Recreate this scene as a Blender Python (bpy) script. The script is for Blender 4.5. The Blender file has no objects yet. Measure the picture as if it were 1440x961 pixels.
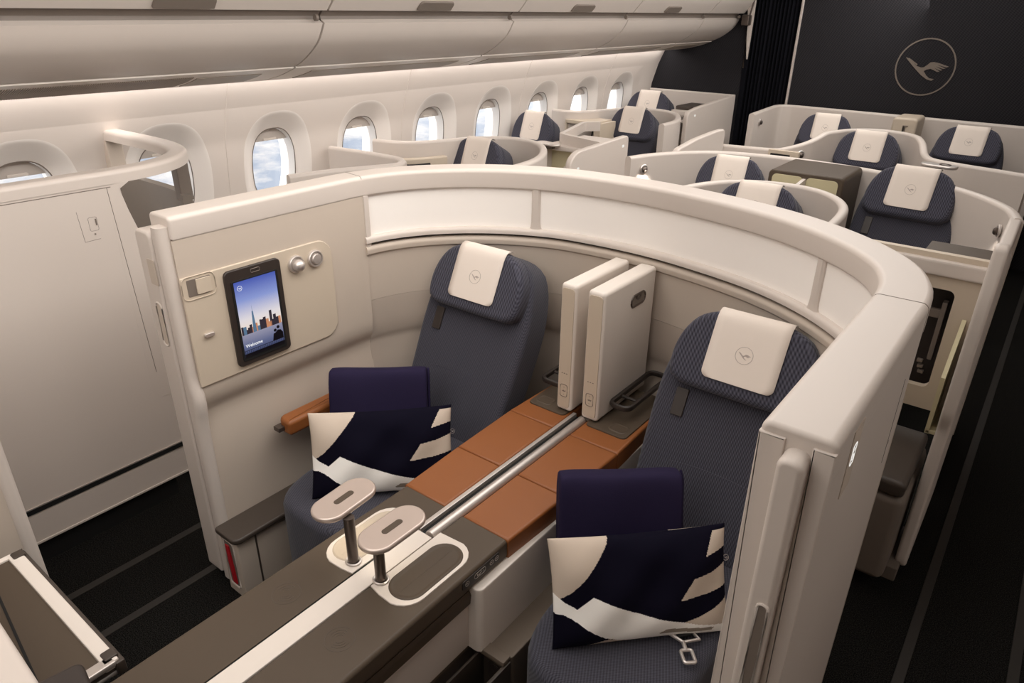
import bpy, bmesh, math, random
from mathutils import Vector, Matrix
from mathutils.geometry import tessellate_polygon
from math import sin, cos, pi, radians, sqrt, atan2

random.seed(7)
scene = bpy.context.scene
COL = scene.collection

# ------------------------------------------------------------------ camera, world, lights, exposure
cd = bpy.data.cameras.new('camera')
cam = bpy.data.objects.new('camera', cd)
COL.objects.link(cam)
F, PIT, YAW, ROL = 984.136, 0.443762, 0.657304, 0.0122206
cd.sensor_width = 36.0
cd.lens = 36.0 * F / 1440.0
cd.clip_start = 0.02
fw = Vector((-sin(YAW) * cos(PIT), cos(YAW) * cos(PIT), -sin(PIT)))
rt = Vector((cos(YAW), sin(YAW), 0))
up = rt.cross(fw)
r2 = rt * cos(ROL) + up * sin(ROL)
u2 = -rt * sin(ROL) + up * cos(ROL)
cam.matrix_world = Matrix(((r2.x, u2.x, -fw.x, 0), (r2.y, u2.y, -fw.y, 0), (r2.z, u2.z, -fw.z, 2.0), (0, 0, 0, 1)))
scene.camera = cam

scene.view_settings.view_transform = 'Standard'
scene.view_settings.look = 'None'
scene.view_settings.gamma = 1.0
scene.view_settings.use_curve_mapping = False
scene.view_settings.exposure = 0.12

world = bpy.data.worlds.new('sky')
scene.world = world
world.use_nodes = True
wn, wl = world.node_tree.nodes, world.node_tree.links
wn.clear()
w_out = wn.new('ShaderNodeOutputWorld')
w_bg = wn.new('ShaderNodeBackground')
w_tc = wn.new('ShaderNodeTexCoord')
w_map = wn.new('ShaderNodeMapping')
w_map.inputs['Scale'].default_value = (5.0, 5.0, 16.0)
w_no = wn.new('ShaderNodeTexNoise')
w_no.inputs['Scale'].default_value = 1.6
w_no.inputs['Detail'].default_value = 7.0
w_no.inputs['Roughness'].default_value = 0.6
w_cr = wn.new('ShaderNodeValToRGB')
w_cr.color_ramp.elements[0].position = 0.42
w_cr.color_ramp.elements[0].color = (0.40, 0.45, 0.54, 1)
w_cr.color_ramp.elements[1].position = 0.62
w_cr.color_ramp.elements[1].color = (1.0, 0.92, 0.84, 1)
w_sep = wn.new('ShaderNodeSeparateXYZ')
w_gr = wn.new('ShaderNodeMapRange')
w_gr.inputs['From Min'].default_value = -0.16
w_gr.inputs['From Max'].default_value = -0.05
w_mix = wn.new('ShaderNodeMixRGB')
w_mix.inputs['Color2'].default_value = (0.92, 0.93, 0.95, 1)
wl.new(w_tc.outputs['Generated'], w_map.inputs['Vector'])
wl.new(w_map.outputs['Vector'], w_no.inputs['Vector'])
wl.new(w_no.outputs['Fac'], w_cr.inputs['Fac'])
wl.new(w_tc.outputs['Generated'], w_sep.inputs['Vector'])
wl.new(w_sep.outputs['Z'], w_gr.inputs['Value'])
wl.new(w_gr.outputs['Result'], w_mix.inputs['Fac'])
wl.new(w_cr.outputs['Color'], w_mix.inputs['Color1'])
wl.new(w_mix.outputs['Color'], w_bg.inputs['Color'])
w_bg.inputs['Strength'].default_value = 1.35
wl.new(w_bg.outputs['Background'], w_out.inputs['Surface'])


def area_light(name, loc, target, sx, sy, power, color):
    l = bpy.data.lights.new(name, 'AREA')
    l.shape = 'RECTANGLE'
    l.size, l.size_y = sx, sy
    l.energy = power
    l.color = color
    o = bpy.data.objects.new(name, l)
    COL.objects.link(o)
    o.location = loc
    d = (Vector(target) - Vector(loc)).normalized()
    o.rotation_euler = d.to_track_quat('-Z', 'Y').to_euler()
    return o


WARM = (1.0, 0.968, 0.93)
area_light('ceiling_light', (-1.15, 2.6, 2.50), (-1.15, 2.6, 0), 1.7, 9.0, 84, WARM)
area_light('aisle_ceiling_light', (1.25, 1.6, 2.25), (-0.145, 1.5, 0.6), 0.7, 6.0, 40, WARM)  # added fill without a fixture, brightens the aisle face of the right arm
area_light('bin_wash_light', (-1.30, 3.2, 2.32), (-2.9, 3.2, 1.93), 9.0, 0.55, 52, WARM)  # added fill without a fixture, brightens the overhead bin faces
# sun through the windows: the sky outside is bright on the far side
sun = bpy.data.lights.new('sun', 'SUN')
sun.energy = 5.0
sun.angle = radians(3)
sun.color = (1.0, 0.95, 0.88)
sun_o = bpy.data.objects.new('sun', sun)
COL.objects.link(sun_o)
sd = Vector((0.25, 0.95, -0.18)).normalized()      # direction the light travels: raking along the windows
sun_o.rotation_euler = sd.to_track_quat('-Z', 'Y').to_euler()


# ------------------------------------------------------------------ materials
def srgb(r, g, b):
    def f(c):
        c /= 255.0
        return c / 12.92 if c <= 0.04045 else ((c + 0.055) / 1.055) ** 2.4
    return (f(r), f(g), f(b), 1.0)


def mat(name, col, rough=0.5, metal=0.0, spec=0.5, noise=0.03, nscale=30.0, bump=0.0, bscale=200.0, coat=0.0):
    m = bpy.data.materials.new(name)
    m.use_nodes = True
    nt = m.node_tree
    b = nt.nodes['Principled BSDF']
    b.inputs['Roughness'].default_value = rough
    b.inputs['Metallic'].default_value = metal
    b.inputs['Specular IOR Level'].default_value = spec
    if coat:
        b.inputs['Coat Weight'].default_value = coat
        b.inputs['Coat Roughness'].default_value = 0.15
    tc = nt.nodes.new('ShaderNodeTexCoord')
    n = nt.nodes.new('ShaderNodeTexNoise')
    n.inputs['Scale'].default_value = nscale
    n.inputs['Detail'].default_value = 3
    nt.links.new(tc.outputs['Object'], n.inputs['Vector'])
    cr = nt.nodes.new('ShaderNodeValToRGB')
    c = col
    cr.color_ramp.elements[0].color = tuple(max(0, x * (1 - noise)) for x in c[:3]) + (1,)
    cr.color_ramp.elements[1].color = tuple(min(1, x * (1 + noise)) for x in c[:3]) + (1,)
    nt.links.new(n.outputs['Fac'], cr.inputs['Fac'])
    nt.links.new(cr.outputs['Color'], b.inputs['Base Color'])
    if bump:
        n2 = nt.nodes.new('ShaderNodeTexNoise')
        n2.inputs['Scale'].default_value = bscale
        nt.links.new(tc.outputs['Object'], n2.inputs['Vector'])
        bp = nt.nodes.new('ShaderNodeBump')
        bp.inputs['Strength'].default_value = bump
        bp.inputs['Distance'].default_value = 0.002
        nt.links.new(n2.outputs['Fac'], bp.inputs['Height'])
        nt.links.new(bp.outputs['Normal'], b.inputs['Normal'])
    return m


def weave_mat(name, c1, c2, scale, rough=0.9, strength=0.5):
    m = bpy.data.materials.new(name)
    m.use_nodes = True
    nt = m.node_tree
    b = nt.nodes['Principled BSDF']
    b.inputs['Roughness'].default_value = rough
    b.inputs['Specular IOR Level'].default_value = 0.2
    b.inputs['Sheen Weight'].default_value = 0.12
    tc = nt.nodes.new('ShaderNodeTexCoord')
    mp = nt.nodes.new('ShaderNodeMapping')
    mp.inputs['Rotation'].default_value = (0.0, 0.0, 0.0)
    mp.inputs['Scale'].default_value = (scale, scale, scale)
    nt.links.new(tc.outputs['Object'], mp.inputs['Vector'])
    sp = nt.nodes.new('ShaderNodeSeparateXYZ')
    nt.links.new(mp.outputs['Vector'], sp.inputs['Vector'])

    def mth(op, a, bb=None):
        q = nt.nodes.new('ShaderNodeMath')
        q.operation = op
        for i, v in enumerate((a, bb)):
            if v is None:
                continue
            if isinstance(v, (int, float)):
                q.inputs[i].default_value = v
            else:
                nt.links.new(v, q.inputs[i])
        return q.outputs[0]
    yz = mth('SUBTRACT', sp.outputs['Z'], sp.outputs['Y'])
    s1 = mth('SINE', mth('MULTIPLY', mth('ADD', sp.outputs['X'], mth('MULTIPLY', yz, 0.5)), 6.283))
    s2 = mth('SINE', mth('MULTIPLY', yz, 6.283))
    h = mth('MULTIPLY', s1, s2)
    fac = mth('ADD', mth('MULTIPLY', h, 0.5), 0.5)
    cr = nt.nodes.new('ShaderNodeValToRGB')
    cr.color_ramp.elements[0].color = c1
    cr.color_ramp.elements[1].color = c2
    nt.links.new(fac, cr.inputs['Fac'])
    nt.links.new(cr.outputs['Color'], b.inputs['Base Color'])
    bp = nt.nodes.new('ShaderNodeBump')
    bp.inputs['Strength'].default_value = strength
    bp.inputs['Distance'].default_value = 0.002
    nt.links.new(fac, bp.inputs['Height'])
    nt.links.new(bp.outputs['Normal'], b.inputs['Normal'])
    return m


def emis(name, col, s):
    m = bpy.data.materials.new(name)
    m.use_nodes = True
    nt = m.node_tree
    b = nt.nodes['Principled BSDF']
    b.inputs['Base Color'].default_value = (0, 0, 0, 1)
    b.inputs['Emission Color'].default_value = col
    b.inputs['Emission Strength'].default_value = s
    b.inputs['Roughness'].default_value = 0.3
    return m


SHELL = mat('warm_white_shell', srgb(208, 197, 188), 0.42, noise=0.015, nscale=4)
WALLM = mat('sidewall_panel', srgb(216, 205, 196), 0.5, noise=0.012, nscale=3)
INNER = mat('beige_liner', srgb(196, 182, 168), 0.6, noise=0.02, nscale=6, bump=0.05, bscale=400)
LINER2 = mat('lower_liner', srgb(184, 170, 157), 0.6, noise=0.02, nscale=6, bump=0.05, bscale=400)
PANEL = mat('cream_screen', srgb(252, 246, 240), 0.5, noise=0.006)
CREAM = mat('cream_panel', srgb(202, 187, 168), 0.5, noise=0.01)
BOXCREAM = mat('niche_cream', srgb(206, 196, 160), 0.5, noise=0.01)
WHITEM = mat('white_satin', srgb(228, 218, 208), 0.35, noise=0.01)
TAUPE = mat('taupe_laminate', srgb(82, 70, 58), 0.5, spec=0.35, noise=0.02)
TAUPED = mat('dark_taupe', srgb(66, 57, 50), 0.5, noise=0.03)
DARK = mat('dark_brown_plastic', srgb(50, 42, 38), 0.45, noise=0.03)
BLACK = mat('black_gap', srgb(10, 9, 9), 0.7, noise=0.02)
ORANGE = mat('cognac_leather', srgb(140, 82, 39), 0.5, noise=0.03, nscale=12, bump=0.12, bscale=500)
BLUE = weave_mat('navy_weave', srgb(42, 42, 50), srgb(82, 81, 91), 112)
BLUEH = weave_mat('navy_weave_headrest', srgb(37, 37, 46), srgb(86, 85, 97), 80)
CLOTH = mat('antimacassar_cloth', srgb(226, 214, 203), 0.8, noise=0.01, bump=0.05, bscale=900)
GREY = mat('emblem_grey', srgb(168, 156, 148), 0.6)
GREYM = mat('warm_grey_plastic', srgb(120, 109, 100), 0.5)
CHROME = mat('brushed_metal', srgb(212, 204, 198), 0.36, metal=0.72, noise=0.03, nscale=60)
CHROMED = mat('dark_metal', srgb(96, 86, 80), 0.35, metal=0.7)
TRAYM = mat('satin_tray', srgb(206, 190, 180), 0.32, metal=0.55, noise=0.02)
NAVY = mat('navy_blanket', srgb(34, 27, 55), 0.85, spec=0.2, noise=0.08, nscale=9, bump=0.2, bscale=250)
CARPET = mat('carpet', srgb(17, 16, 15), 0.95, spec=0.1, noise=0.95, nscale=260, bump=0.9, bscale=260)
for e_, p_ in zip([n for n in CARPET.node_tree.nodes if n.type == 'VALTORGB'][0].color_ramp.elements, (0.42, 0.66)):
    e_.position = p_
[n for n in CARPET.node_tree.nodes if n.type == 'VALTORGB'][0].color_ramp.elements[1].color = srgb(44, 42, 39)
STRIPM = mat('carpet_track_strip', srgb(38, 34, 30), 0.7, noise=0.1)
BULK = weave_mat('bulkhead_fabric', srgb(21, 20, 23), srgb(44, 42, 45), 42, strength=0.35)
CURT = mat('curtain_cloth', srgb(18, 18, 23), 0.95, spec=0.1, noise=0.6, nscale=160, bump=0.3, bscale=160)
RED = mat('red_tag', srgb(176, 22, 34), 0.5)
GLOSS = mat('smoked_screen_panel', srgb(126, 117, 108), 0.25, noise=0.02)
SHADEM = mat('window_shade', srgb(196, 186, 178), 0.6)
LED = emis('led_strip', (1.0, 0.95, 0.91, 1), 2.2)
LAMPON = emis('lamp_glow', (1.0, 0.94, 0.86, 1), 4.0)
ICON = emis('lit_icon', (1.0, 0.97, 0.92, 1), 0.8)

glass = bpy.data.materials.new('window_glass')
glass.use_nodes = True
gt = glass.node_tree
gt.nodes.clear()
g_o = gt.nodes.new('ShaderNodeOutputMaterial')
g_t = gt.nodes.new('ShaderNodeBsdfTransparent')
g_t.inputs['Color'].default_value = (0.94, 0.95, 0.96, 1)
g_g = gt.nodes.new('ShaderNodeBsdfGlossy')
g_g.inputs['Roughness'].default_value = 0.05
g_m = gt.nodes.new('ShaderNodeMixShader')
g_m.inputs['Fac'].default_value = 0.05
gt.links.new(g_t.outputs[0], g_m.inputs[1])
gt.links.new(g_g.outputs[0], g_m.inputs[2])
gt.links.new(g_m.outputs[0], g_o.inputs['Surface'])


# ------------------------------------------------------------------ mesh helpers
def finish(bm, name, m, parent=None, smooth=35, sub=0):
    bmesh.ops.recalc_face_normals(bm, faces=bm.faces[:])
    me = bpy.data.meshes.new(name)
    bm.to_mesh(me)
    bm.free()
    for p in me.polygons:
        p.use_smooth = True
    try:
        me.set_sharp_from_angle(angle=radians(smooth))
    except Exception:
        pass
    for q in (m if isinstance(m, (list, tuple)) else [m]):
        me.materials.append(q)
    o = bpy.data.objects.new(name, me)
    COL.objects.link(o)
    if parent is not None:
        o.parent = parent
    if smooth < 75 and not sub:
        wn_ = o.modifiers.new('weighted', 'WEIGHTED_NORMAL')
        wn_.keep_sharp = True
        wn_.weight = 70
    if sub:
        s = o.modifiers.new('sub', 'SUBSURF')
        s.levels = s.render_levels = sub
    return o


def thing(name, loc=(0, 0, 0), rz=0.0, label=None, cat=None, group=None, kind=None):
    o = bpy.data.objects.new(name, None)
    o.empty_display_size = 0.1
    COL.objects.link(o)
    o.location = loc
    o.rotation_euler = (0, 0, rz)
    tag(o, label, cat, group, kind)
    return o


def tag(o, label=None, cat=None, group=None, kind=None):
    if label: o['label'] = label
    if cat: o['category'] = cat
    if group: o['group'] = group
    if kind: o['kind'] = kind
    return o


def box(bm, c, s, bev=0.0, seg=2, M=None):
    r = bmesh.ops.create_cube(bm, size=1.0)
    vs = r['verts']
    for v in vs:
        v.co = Vector((v.co.x * s[0] + c[0], v.co.y * s[1] + c[1], v.co.z * s[2] + c[2]))
    geom = vs
    if bev > 0:
        es = list({e for v in vs for e in v.link_edges})
        rr = bmesh.ops.bevel(bm, geom=es, offset=min(bev, min(s) * 0.49), segments=seg, profile=0.5, affect='EDGES')
        geom = list({v for f in rr['faces'] for v in f.verts} | {v for v in vs if v.is_valid})
    if M is not None:
        for v in geom:
            v.co = M @ v.co
    return geom


def box2(bm, a, b, bev=0.0, seg=2, M=None):
    return box(bm, [(a[i] + b[i]) / 2 for i in range(3)], [abs(b[i] - a[i]) for i in range(3)], bev, seg, M)


def loft(bm, rings, closed=True, cap=True, cyc=False):
    """rings of equal length; each ring closed (polygon) if closed"""
    R = [[bm.verts.new(p) for p in r] for r in rings]
    n = len(R[0])
    m = len(R)
    for i in range(m if cyc else m - 1):
        a, b = R[i], R[(i + 1) % m]
        for j in range(n if closed else n - 1):
            k = (j + 1) % n
            try:
                bm.faces.new((a[j], a[k], b[k], b[j]))
            except ValueError:
                pass
    if cap and closed and not cyc:
        bm.faces.new(R[0])
        bm.faces.new(R[-1])
    return R


def rrect(w, h, r, n=6, cx=0.0, cy=0.0):
    """rounded rectangle outline, r a number or 4 radii from +x+y counter-clockwise"""
    rs = r if isinstance(r, (list, tuple)) else [r] * 4
    out = []
    for q, (sx, sy) in enumerate(((1, 1), (-1, 1), (-1, -1), (1, -1))):
        rr = rs[q]
        ox, oy = cx + sx * (w / 2 - rr), cy + sy * (h / 2 - rr)
        for i in range(n + 1):
            a = q * pi / 2 + i / n * pi / 2
            out.append((ox + rr * cos(a), oy + rr * sin(a)))
    return out


def inset(poly, d):
    """move a counter-clockwise outline inward by d"""
    n = len(poly)
    out = []
    for i in range(n):
        p0, p1, p2 = Vector(poly[i - 1]), Vector(poly[i]), Vector(poly[(i + 1) % n])
        e1, e2 = (p1 - p0), (p2 - p1)
        if e1.length < 1e-7: e1 = e2
        if e2.length < 1e-7: e2 = e1
        n1 = Vector((-e1.y, e1.x)).normalized()
        n2 = Vector((-e2.y, e2.x)).normalized()
        b = n1 + n2
        if b.length < 1e-6:
            b = n1
        b.normalize()
        k = d / max(0.5, b.dot(n1))
        out.append((p1.x + b.x * k, p1.y + b.y * k))
    return out


def slab(bm, outline, M, t, bev=0.004, seg=3, both=False):
    """outline (ccw, 2D u,v) extruded along local w from 0 to t, the t end rounded; M maps (u,v,w) to space"""
    rings = []
    if both:
        for i in range(seg + 1):
            a = i / seg * pi / 2
            rings.append((bev * (1 - sin(a)), bev * (1 - cos(a))))
    else:
        rings.append((0, 0))
    for i in range(seg + 1):
        a = i / seg * pi / 2
        rings.append((bev * (1 - cos(a)), t - bev * (1 - sin(a))))
    rr = []
    for ins, w in rings:
        pl = inset(outline, ins) if ins > 1e-9 else outline
        rr.append([M @ Vector((p[0], p[1], w)) for p in pl])
    loft(bm, rr)


def frame(o, u, v):
    """matrix mapping (u,v,w) to o + u*U + v*V + w*(UxV)"""
    U, V = Vector(u).normalized(), Vector(v).normalized()
    W = U.cross(V)
    return Matrix(((U.x, V.x, W.x, o[0]), (U.y, V.y, W.y, o[1]), (U.z, V.z, W.z, o[2]), (0, 0, 0, 1)))


def tube(bm, pts, r, n=10, closed=False, flat=1.0):
    """round (or flattened) tube along a polyline"""
    P = [Vector(p) for p in pts]
    m = len(P)
    rings = []
    ref = Vector((0, 0, 1))
    for i in range(m):
        if closed:
            t = P[(i + 1) % m] - P[i - 1]
        else:
            t = P[min(i + 1, m - 1)] - P[max(i - 1, 0)]
        t.normalize()
        a = ref.cross(t)
        if a.length < 1e-4:
            a = Vector((1, 0, 0)).cross(t)
        a.normalize()
        b = t.cross(a)
        rings.append([P[i] + a * r * cos(2 * pi * k / n) + b * r * flat * sin(2 * pi * k / n) for k in range(n)])
    loft(bm, rings, cyc=closed)


def lathe(bm, prof, M, n=24):
    """profile (r,w) revolved about local w"""
    rings = [[M @ Vector((max(r, 1e-4) * cos(2 * pi * k / n), max(r, 1e-4) * sin(2 * pi * k / n), w)) for k in range(n)] for r, w in prof]
    loft(bm, rings)


def catmull(pts, step=0.04, closed=False):
    P = [Vector(p) for p in pts]
    out = []
    m = len(P)
    for i in range(m if closed else m - 1):
        if closed:
            p0, p1, p2, p3 = P[i - 1], P[i], P[(i + 1) % m], P[(i + 2) % m]
        else:
            p1, p2 = P[i], P[i + 1]
            p0 = P[i - 1] if i > 0 else p1 + (p1 - p2)
            p3 = P[i + 2] if i + 2 < m else p2 + (p2 - p1)
        k = max(1, int((p2 - p1).length / step))
        for j in range(k):
            t = j / k
            out.append(0.5 * ((2 * p1) + (p2 - p0) * t + (2 * p0 - 5 * p1 + 4 * p2 - p3) * t * t + (3 * p1 - p0 - 3 * p2 + p3) * t ** 3))
    if not closed:
        out.append(P[-1])
    return out


def ribbon(bm, path, prof, closed_prof=True):
    """sweep a vertical profile along an xy path. prof: list of (offset to the left of travel, z), or a function of t in 0..1 giving it"""
    P = [Vector((p[0], p[1])) for p in path]
    m = len(P)
    L = [0.0]
    for i in range(1, m):
        L.append(L[-1] + (P[i] - P[i - 1]).length)
    rings = []
    for i in range(m):
        t = (P[min(i + 1, m - 1)] - P[max(i - 1, 0)]).normalized()
        nrm = Vector((-t.y, t.x))
        pr = prof(L[i] / L[-1]) if callable(prof) else prof
        rings.append([(P[i].x + nrm.x * o, P[i].y + nrm.y * o, z) for o, z in pr])
    loft(bm, rings, closed=closed_prof, cap=closed_prof)


def wall_prof(t, z0, z1, r=0.02, n=4):
    """thin wall profile, offset 0..t to the left, rounded top"""
    r = min(r, t / 2 - 1e-4)
    out = [(0, z0)]
    for i in range(n + 1):
        a = pi - i / n * pi / 2
        out.append((r + r * cos(a), z1 - r + r * sin(a)))
    for i in range(n + 1):
        a = pi / 2 - i / n * pi / 2
        out.append((t - r + r * cos(a), z1 - r + r * sin(a)))
    out.append((t, z0))
    return out


def poly(bm, pts, M, t=0.0):
    """flat polygon (or prism of thickness t) through M"""
    vs = [bm.verts.new(M @ Vector((p[0], p[1], t))) for p in pts]
    f = bm.faces.new(vs)
    if t > 0:
        lo = [bm.verts.new(M @ Vector((p[0], p[1], 0))) for p in pts]
        n = len(pts)
        for i in range(n):
            bm.faces.new((lo[i], lo[(i + 1) % n], vs[(i + 1) % n], vs[i]))
    return f


def ring2d(bm, r, w, M, t, n=48):
    """flat ring of radius r, width w and thickness t"""
    rings = []
    for k in range(n):
        a = 2 * pi * k / n
        c, s = cos(a), sin(a)
        rings.append([M @ Vector(((r + d) * c, (r + d) * s, h)) for d, h in ((-w / 2, 0), (-w / 2, t), (w / 2, t), (w / 2, 0))])
    loft(bm, rings, cyc=True)


CRANE = [(-0.78, 0.34), (-0.63, 0.31), (-0.47, 0.21), (-0.29, 0.10), (-0.31, 0.06), (-0.46, 0.14), (-0.30, 0.03), (-0.13, -0.02), (-0.03, 0.0),
         (0.06, 0.08), (0.16, 0.19), (0.28, 0.21), (0.46, 0.18), (0.86, 0.06), (0.77, 0.03), (0.40, 0.115), (0.75, -0.01), (0.68, -0.035),
         (0.36, 0.055), (0.66, -0.08), (0.58, -0.10), (0.32, 0.0), (0.57, -0.14), (0.49, -0.155), (0.22, -0.05), (0.08, -0.09), (-0.01, -0.15),
         (0.13, -0.32), (0.25, -0.41), (0.42, -0.43), (0.35, -0.50), (0.16, -0.45), (-0.07, -0.31), (-0.32, -0.10), (-0.60, 0.16)]


def emblem(bm, M, r, t=0.001, wr=0.07):
    """bird inside a ring"""
    ring2d(bm, r, r * wr, M, t)
    pts = [Vector((x * r * 0.93, y * r * 0.93, 0)) for x, y in CRANE]
    top = [bm.verts.new(M @ Vector((p.x, p.y, t))) for p in pts]
    low = [bm.verts.new(M @ p) for p in pts]
    n = len(pts)
    for q in tessellate_polygon([pts]):
        bm.faces.new([top[i] for i in q])
        bm.faces.new([low[i] for i in q][::-1])
    for i in range(n):
        bm.faces.new((low[i], low[(i + 1) % n], top[(i + 1) % n], top[i]))


def rotx(a):
    return Matrix.Rotation(a, 4, 'X')


def copy_tree(o, parent=None):
    c = o.copy()
    COL.objects.link(c)
    if parent is not None:
        c.parent = parent
    for ch in list(o.children):
        copy_tree(ch, c)
    return c


I4 = Matrix.Identity(4)

# ================================================================== SETTING
YB = 7.25                       # bulkhead plane
CX = -1.155                     # cabin centre line


def struct(o):
    o['kind'] = 'structure'
    return o


bm = bmesh.new()
box2(bm, (-3.9, -2.2, -0.05), (1.6, YB + 0.3, 0.0))
struct(finish(bm, 'floor', CARPET))
for i, (x, w) in enumerate(((-2.475, 0.034), (-2.204, 0.034), (0.034, 0.034), (0.335, 0.034))):
    bm = bmesh.new()
    box2(bm, (x - w / 2, -2.0, -0.01), (x + w / 2, YB, 0.004), 0.002)
    struct(finish(bm, 'trim_%d' % (i + 1), STRIPM))
bm = bmesh.new()
box2(bm, (-3.9, -2.2, 2.55), (1.6, YB + 0.3, 2.6))
struct(finish(bm, 'ceiling', WALLM))
bm = bmesh.new()
box2(bm, (1.5, -2.2, 0), (1.6, YB + 0.3, 2.6))
struct(finish(bm, 'wall_right', WALLM))
bm = bmesh.new()
box2(bm, (-3.9, -2.3, 0), (1.6, -2.2, 2.6))
struct(finish(bm, 'wall_front', WALLM))

# ---- window side wall, curved, with deep window bowls
WALLX = [(0.0, -3.745), (0.6, -3.768), (1.0, -3.77), (1.3, -3.735), (1.5, -3.675), (1.64, -3.61), (1.72, -3.565), (1.9, -3.45), (2.55, -3.1)]


def wallx(z):
    for (z0, x0), (z1, x1) in zip(WALLX, WALLX[1:]):
        if z <= z1:
            t = (z - z0) / (z1 - z0)
            return x0 + (x1 - x0) * t
    return WALLX[-1][1]


WZ, WSP = 1.115, 0.68
WINS = [2.53 + WSP * k for k in range(-4, 7)]
ZA, ZB = 0.74, 1.49


def sup(a, b, e, th):
    c, s = cos(th), sin(th)
    return (a * math.copysign(abs(c) ** (2 / e), c), b * math.copysign(abs(s) ** (2 / e), s))


def win_rings(yc):
    """rings from the cell outline inward; each entry (dy, z, depth)"""
    hw = WSP / 2
    n = 16
    rect = []
    za, zb = ZA - WZ, ZB - WZ
    for k in range(n): rect.append((hw, za + (zb - za) * k / n))
    for k in range(n): rect.append((hw - 2 * hw * k / n, zb))
    for k in range(n): rect.append((-hw, zb - (zb - za) * k / n))
    for k in range(n): rect.append((-hw + 2 * hw * k / n, za))
    rings = [[(p[0], p[1], 0.0) for p in rect]]
    ths = [atan2(p[1] / 0.37, p[0] / hw) for p in rect]
    for a, b, d in ((0.240, 0.335, 0.0), (0.230, 0.322, 0.003), (0.220, 0.309, 0.008), (0.209, 0.296, 0.015), (0.197, 0.281, 0.024), (0.184, 0.266, 0.034), (0.170, 0.249, 0.044), (0.158, 0.235, 0.050),
                    (0.150, 0.226, 0.053)):
        rings.append([sup(a, b, 2.5, t) + (d,) for t in ths])
    return rings


bm = bmesh.new()
for yc in WINS:
    RR = []
    for ring in win_rings(yc):
        RR.append([bm.verts.new((wallx(WZ + dz) - d, yc + dy, WZ + dz)) for dy, dz, d in ring])
    n = len(RR[0])
    for a, b in zip(RR, RR[1:]):
        for j in range(n):
            k = (j + 1) % n
            fq = bm.faces.new((a[j], a[k], b[k], b[j]))
            fq.material_index = 0 if a is RR[0] else 1
ya, yb = WINS[0] - WSP / 2, WINS[-1] + WSP / 2
zs_lo = [0.0, 0.3, 0.6, ZA]
zs_hi = [ZB, 1.55, 1.6, 1.64, 1.68, 1.72, 1.9, 2.2, 2.55]
for zs, y0, y1 in ((zs_lo, ya, yb), (zs_hi, ya, yb), ([0.0, 0.6, ZA, 1.0, 1.3] + zs_hi, -2.2, ya), ([0.0, 0.6, ZA, 1.0, 1.3] + zs_hi, yb, YB + 0.1)):
    g = [[bm.verts.new((wallx(z), y, z)) for z in zs] for y in (y0, y1)]
    for i in range(len(zs) - 1):
        bm.faces.new((g[0][i], g[0][i + 1], g[1][i + 1], g[1][i]))
bmesh.ops.remove_doubles(bm, verts=bm.verts[:], dist=1e-4)
BOWL_LIT = mat('window_bezel', srgb(236, 228, 221), 0.5, noise=0.008)  # paler than the wall: daylight in the window bowls put into the colour
struct(finish(bm, 'wall_window_side', [WALLM, BOWL_LIT], smooth=50))
# panel joints between every second window
for i, y in enumerate((2.19, 3.55, 4.91, 6.27)):
    bm = bmesh.new()
    loft(bm, [[(wallx(z) - 0.002, y - 0.004, z), (wallx(z) + 0.0025, y - 0.003, z), (wallx(z) + 0.0025, y + 0.003, z), (wallx(z) - 0.002, y + 0.004, z)] for z in (0.5, 0.74, 1.0, 1.3, 1.49, 1.55, 1.6, 1.64)])
    struct(finish(bm, 'trim_%d' % (i + 10), WALLM))

REV = mat('window_reveal', srgb(238, 234, 230), 0.45, noise=0.01)
for i, yc in enumerate(WINS):
    w = thing('window_%d' % (i + 1), (wallx(WZ), yc, WZ), kind='structure')
    bm = bmesh.new()
    rings = []
    for a, b, d in ((0.150, 0.226, 0.053), (0.148, 0.223, 0.085), (0.150, 0.226, 0.12), (0.158, 0.236, 0.20), (0.160, 0.238, 0.21)):
        rings.append([(wallx(WZ + p[1]) - wallx(WZ) - d, p[0], p[1]) for p in (sup(a, b, 2.5, 2 * pi * k / 48) for k in range(48))])
    loft(bm, rings, cap=False)
    finish(bm, 'window_reveal', REV, w, smooth=60)
    bm = bmesh.new()
    P = [sup(0.1515, 0.2275, 2.5, 2 * pi * k / 48) for k in range(48)]
    tube(bm, [(wallx(WZ + p[1]) - wallx(WZ) - 0.052, p[0], p[1]) for p in P], 0.003, 6, closed=True)
    finish(bm, 'window_gasket', GREYM, w)
    bm = bmesh.new()
    poly(bm, [sup(0.162, 0.240, 2.5, 2 * pi * k / 48) for k in range(48)], frame((-0.205, 0, 0), (0, 1, 0), (0, 0, 1)))
    finish(bm, 'window_pane', glass, w)
    bm = bmesh.new()                                     # blind, pulled down a little
    ol = [sup(0.147, 0.222, 2.5, t) for t in [radians(38 + k * (104 / 24)) for k in range(25)]]
    slab(bm, ol, frame((-0.074, 0, 0), (0, 1, 0), (0, 0, 1)), 0.006, 0.002, 2)
    finish(bm, 'window_shade', SHADEM, w)
    bm = bmesh.new()
    slab(bm, rrect(0.09, 0.014, 0.006, 4, 0, 0.160), frame((-0.068, 0, 0), (0, 1, 0), (0, 0, 1)), 0.008, 0.003, 2)
    finish(bm, 'shade_pull', WHITEM, w)

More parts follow.
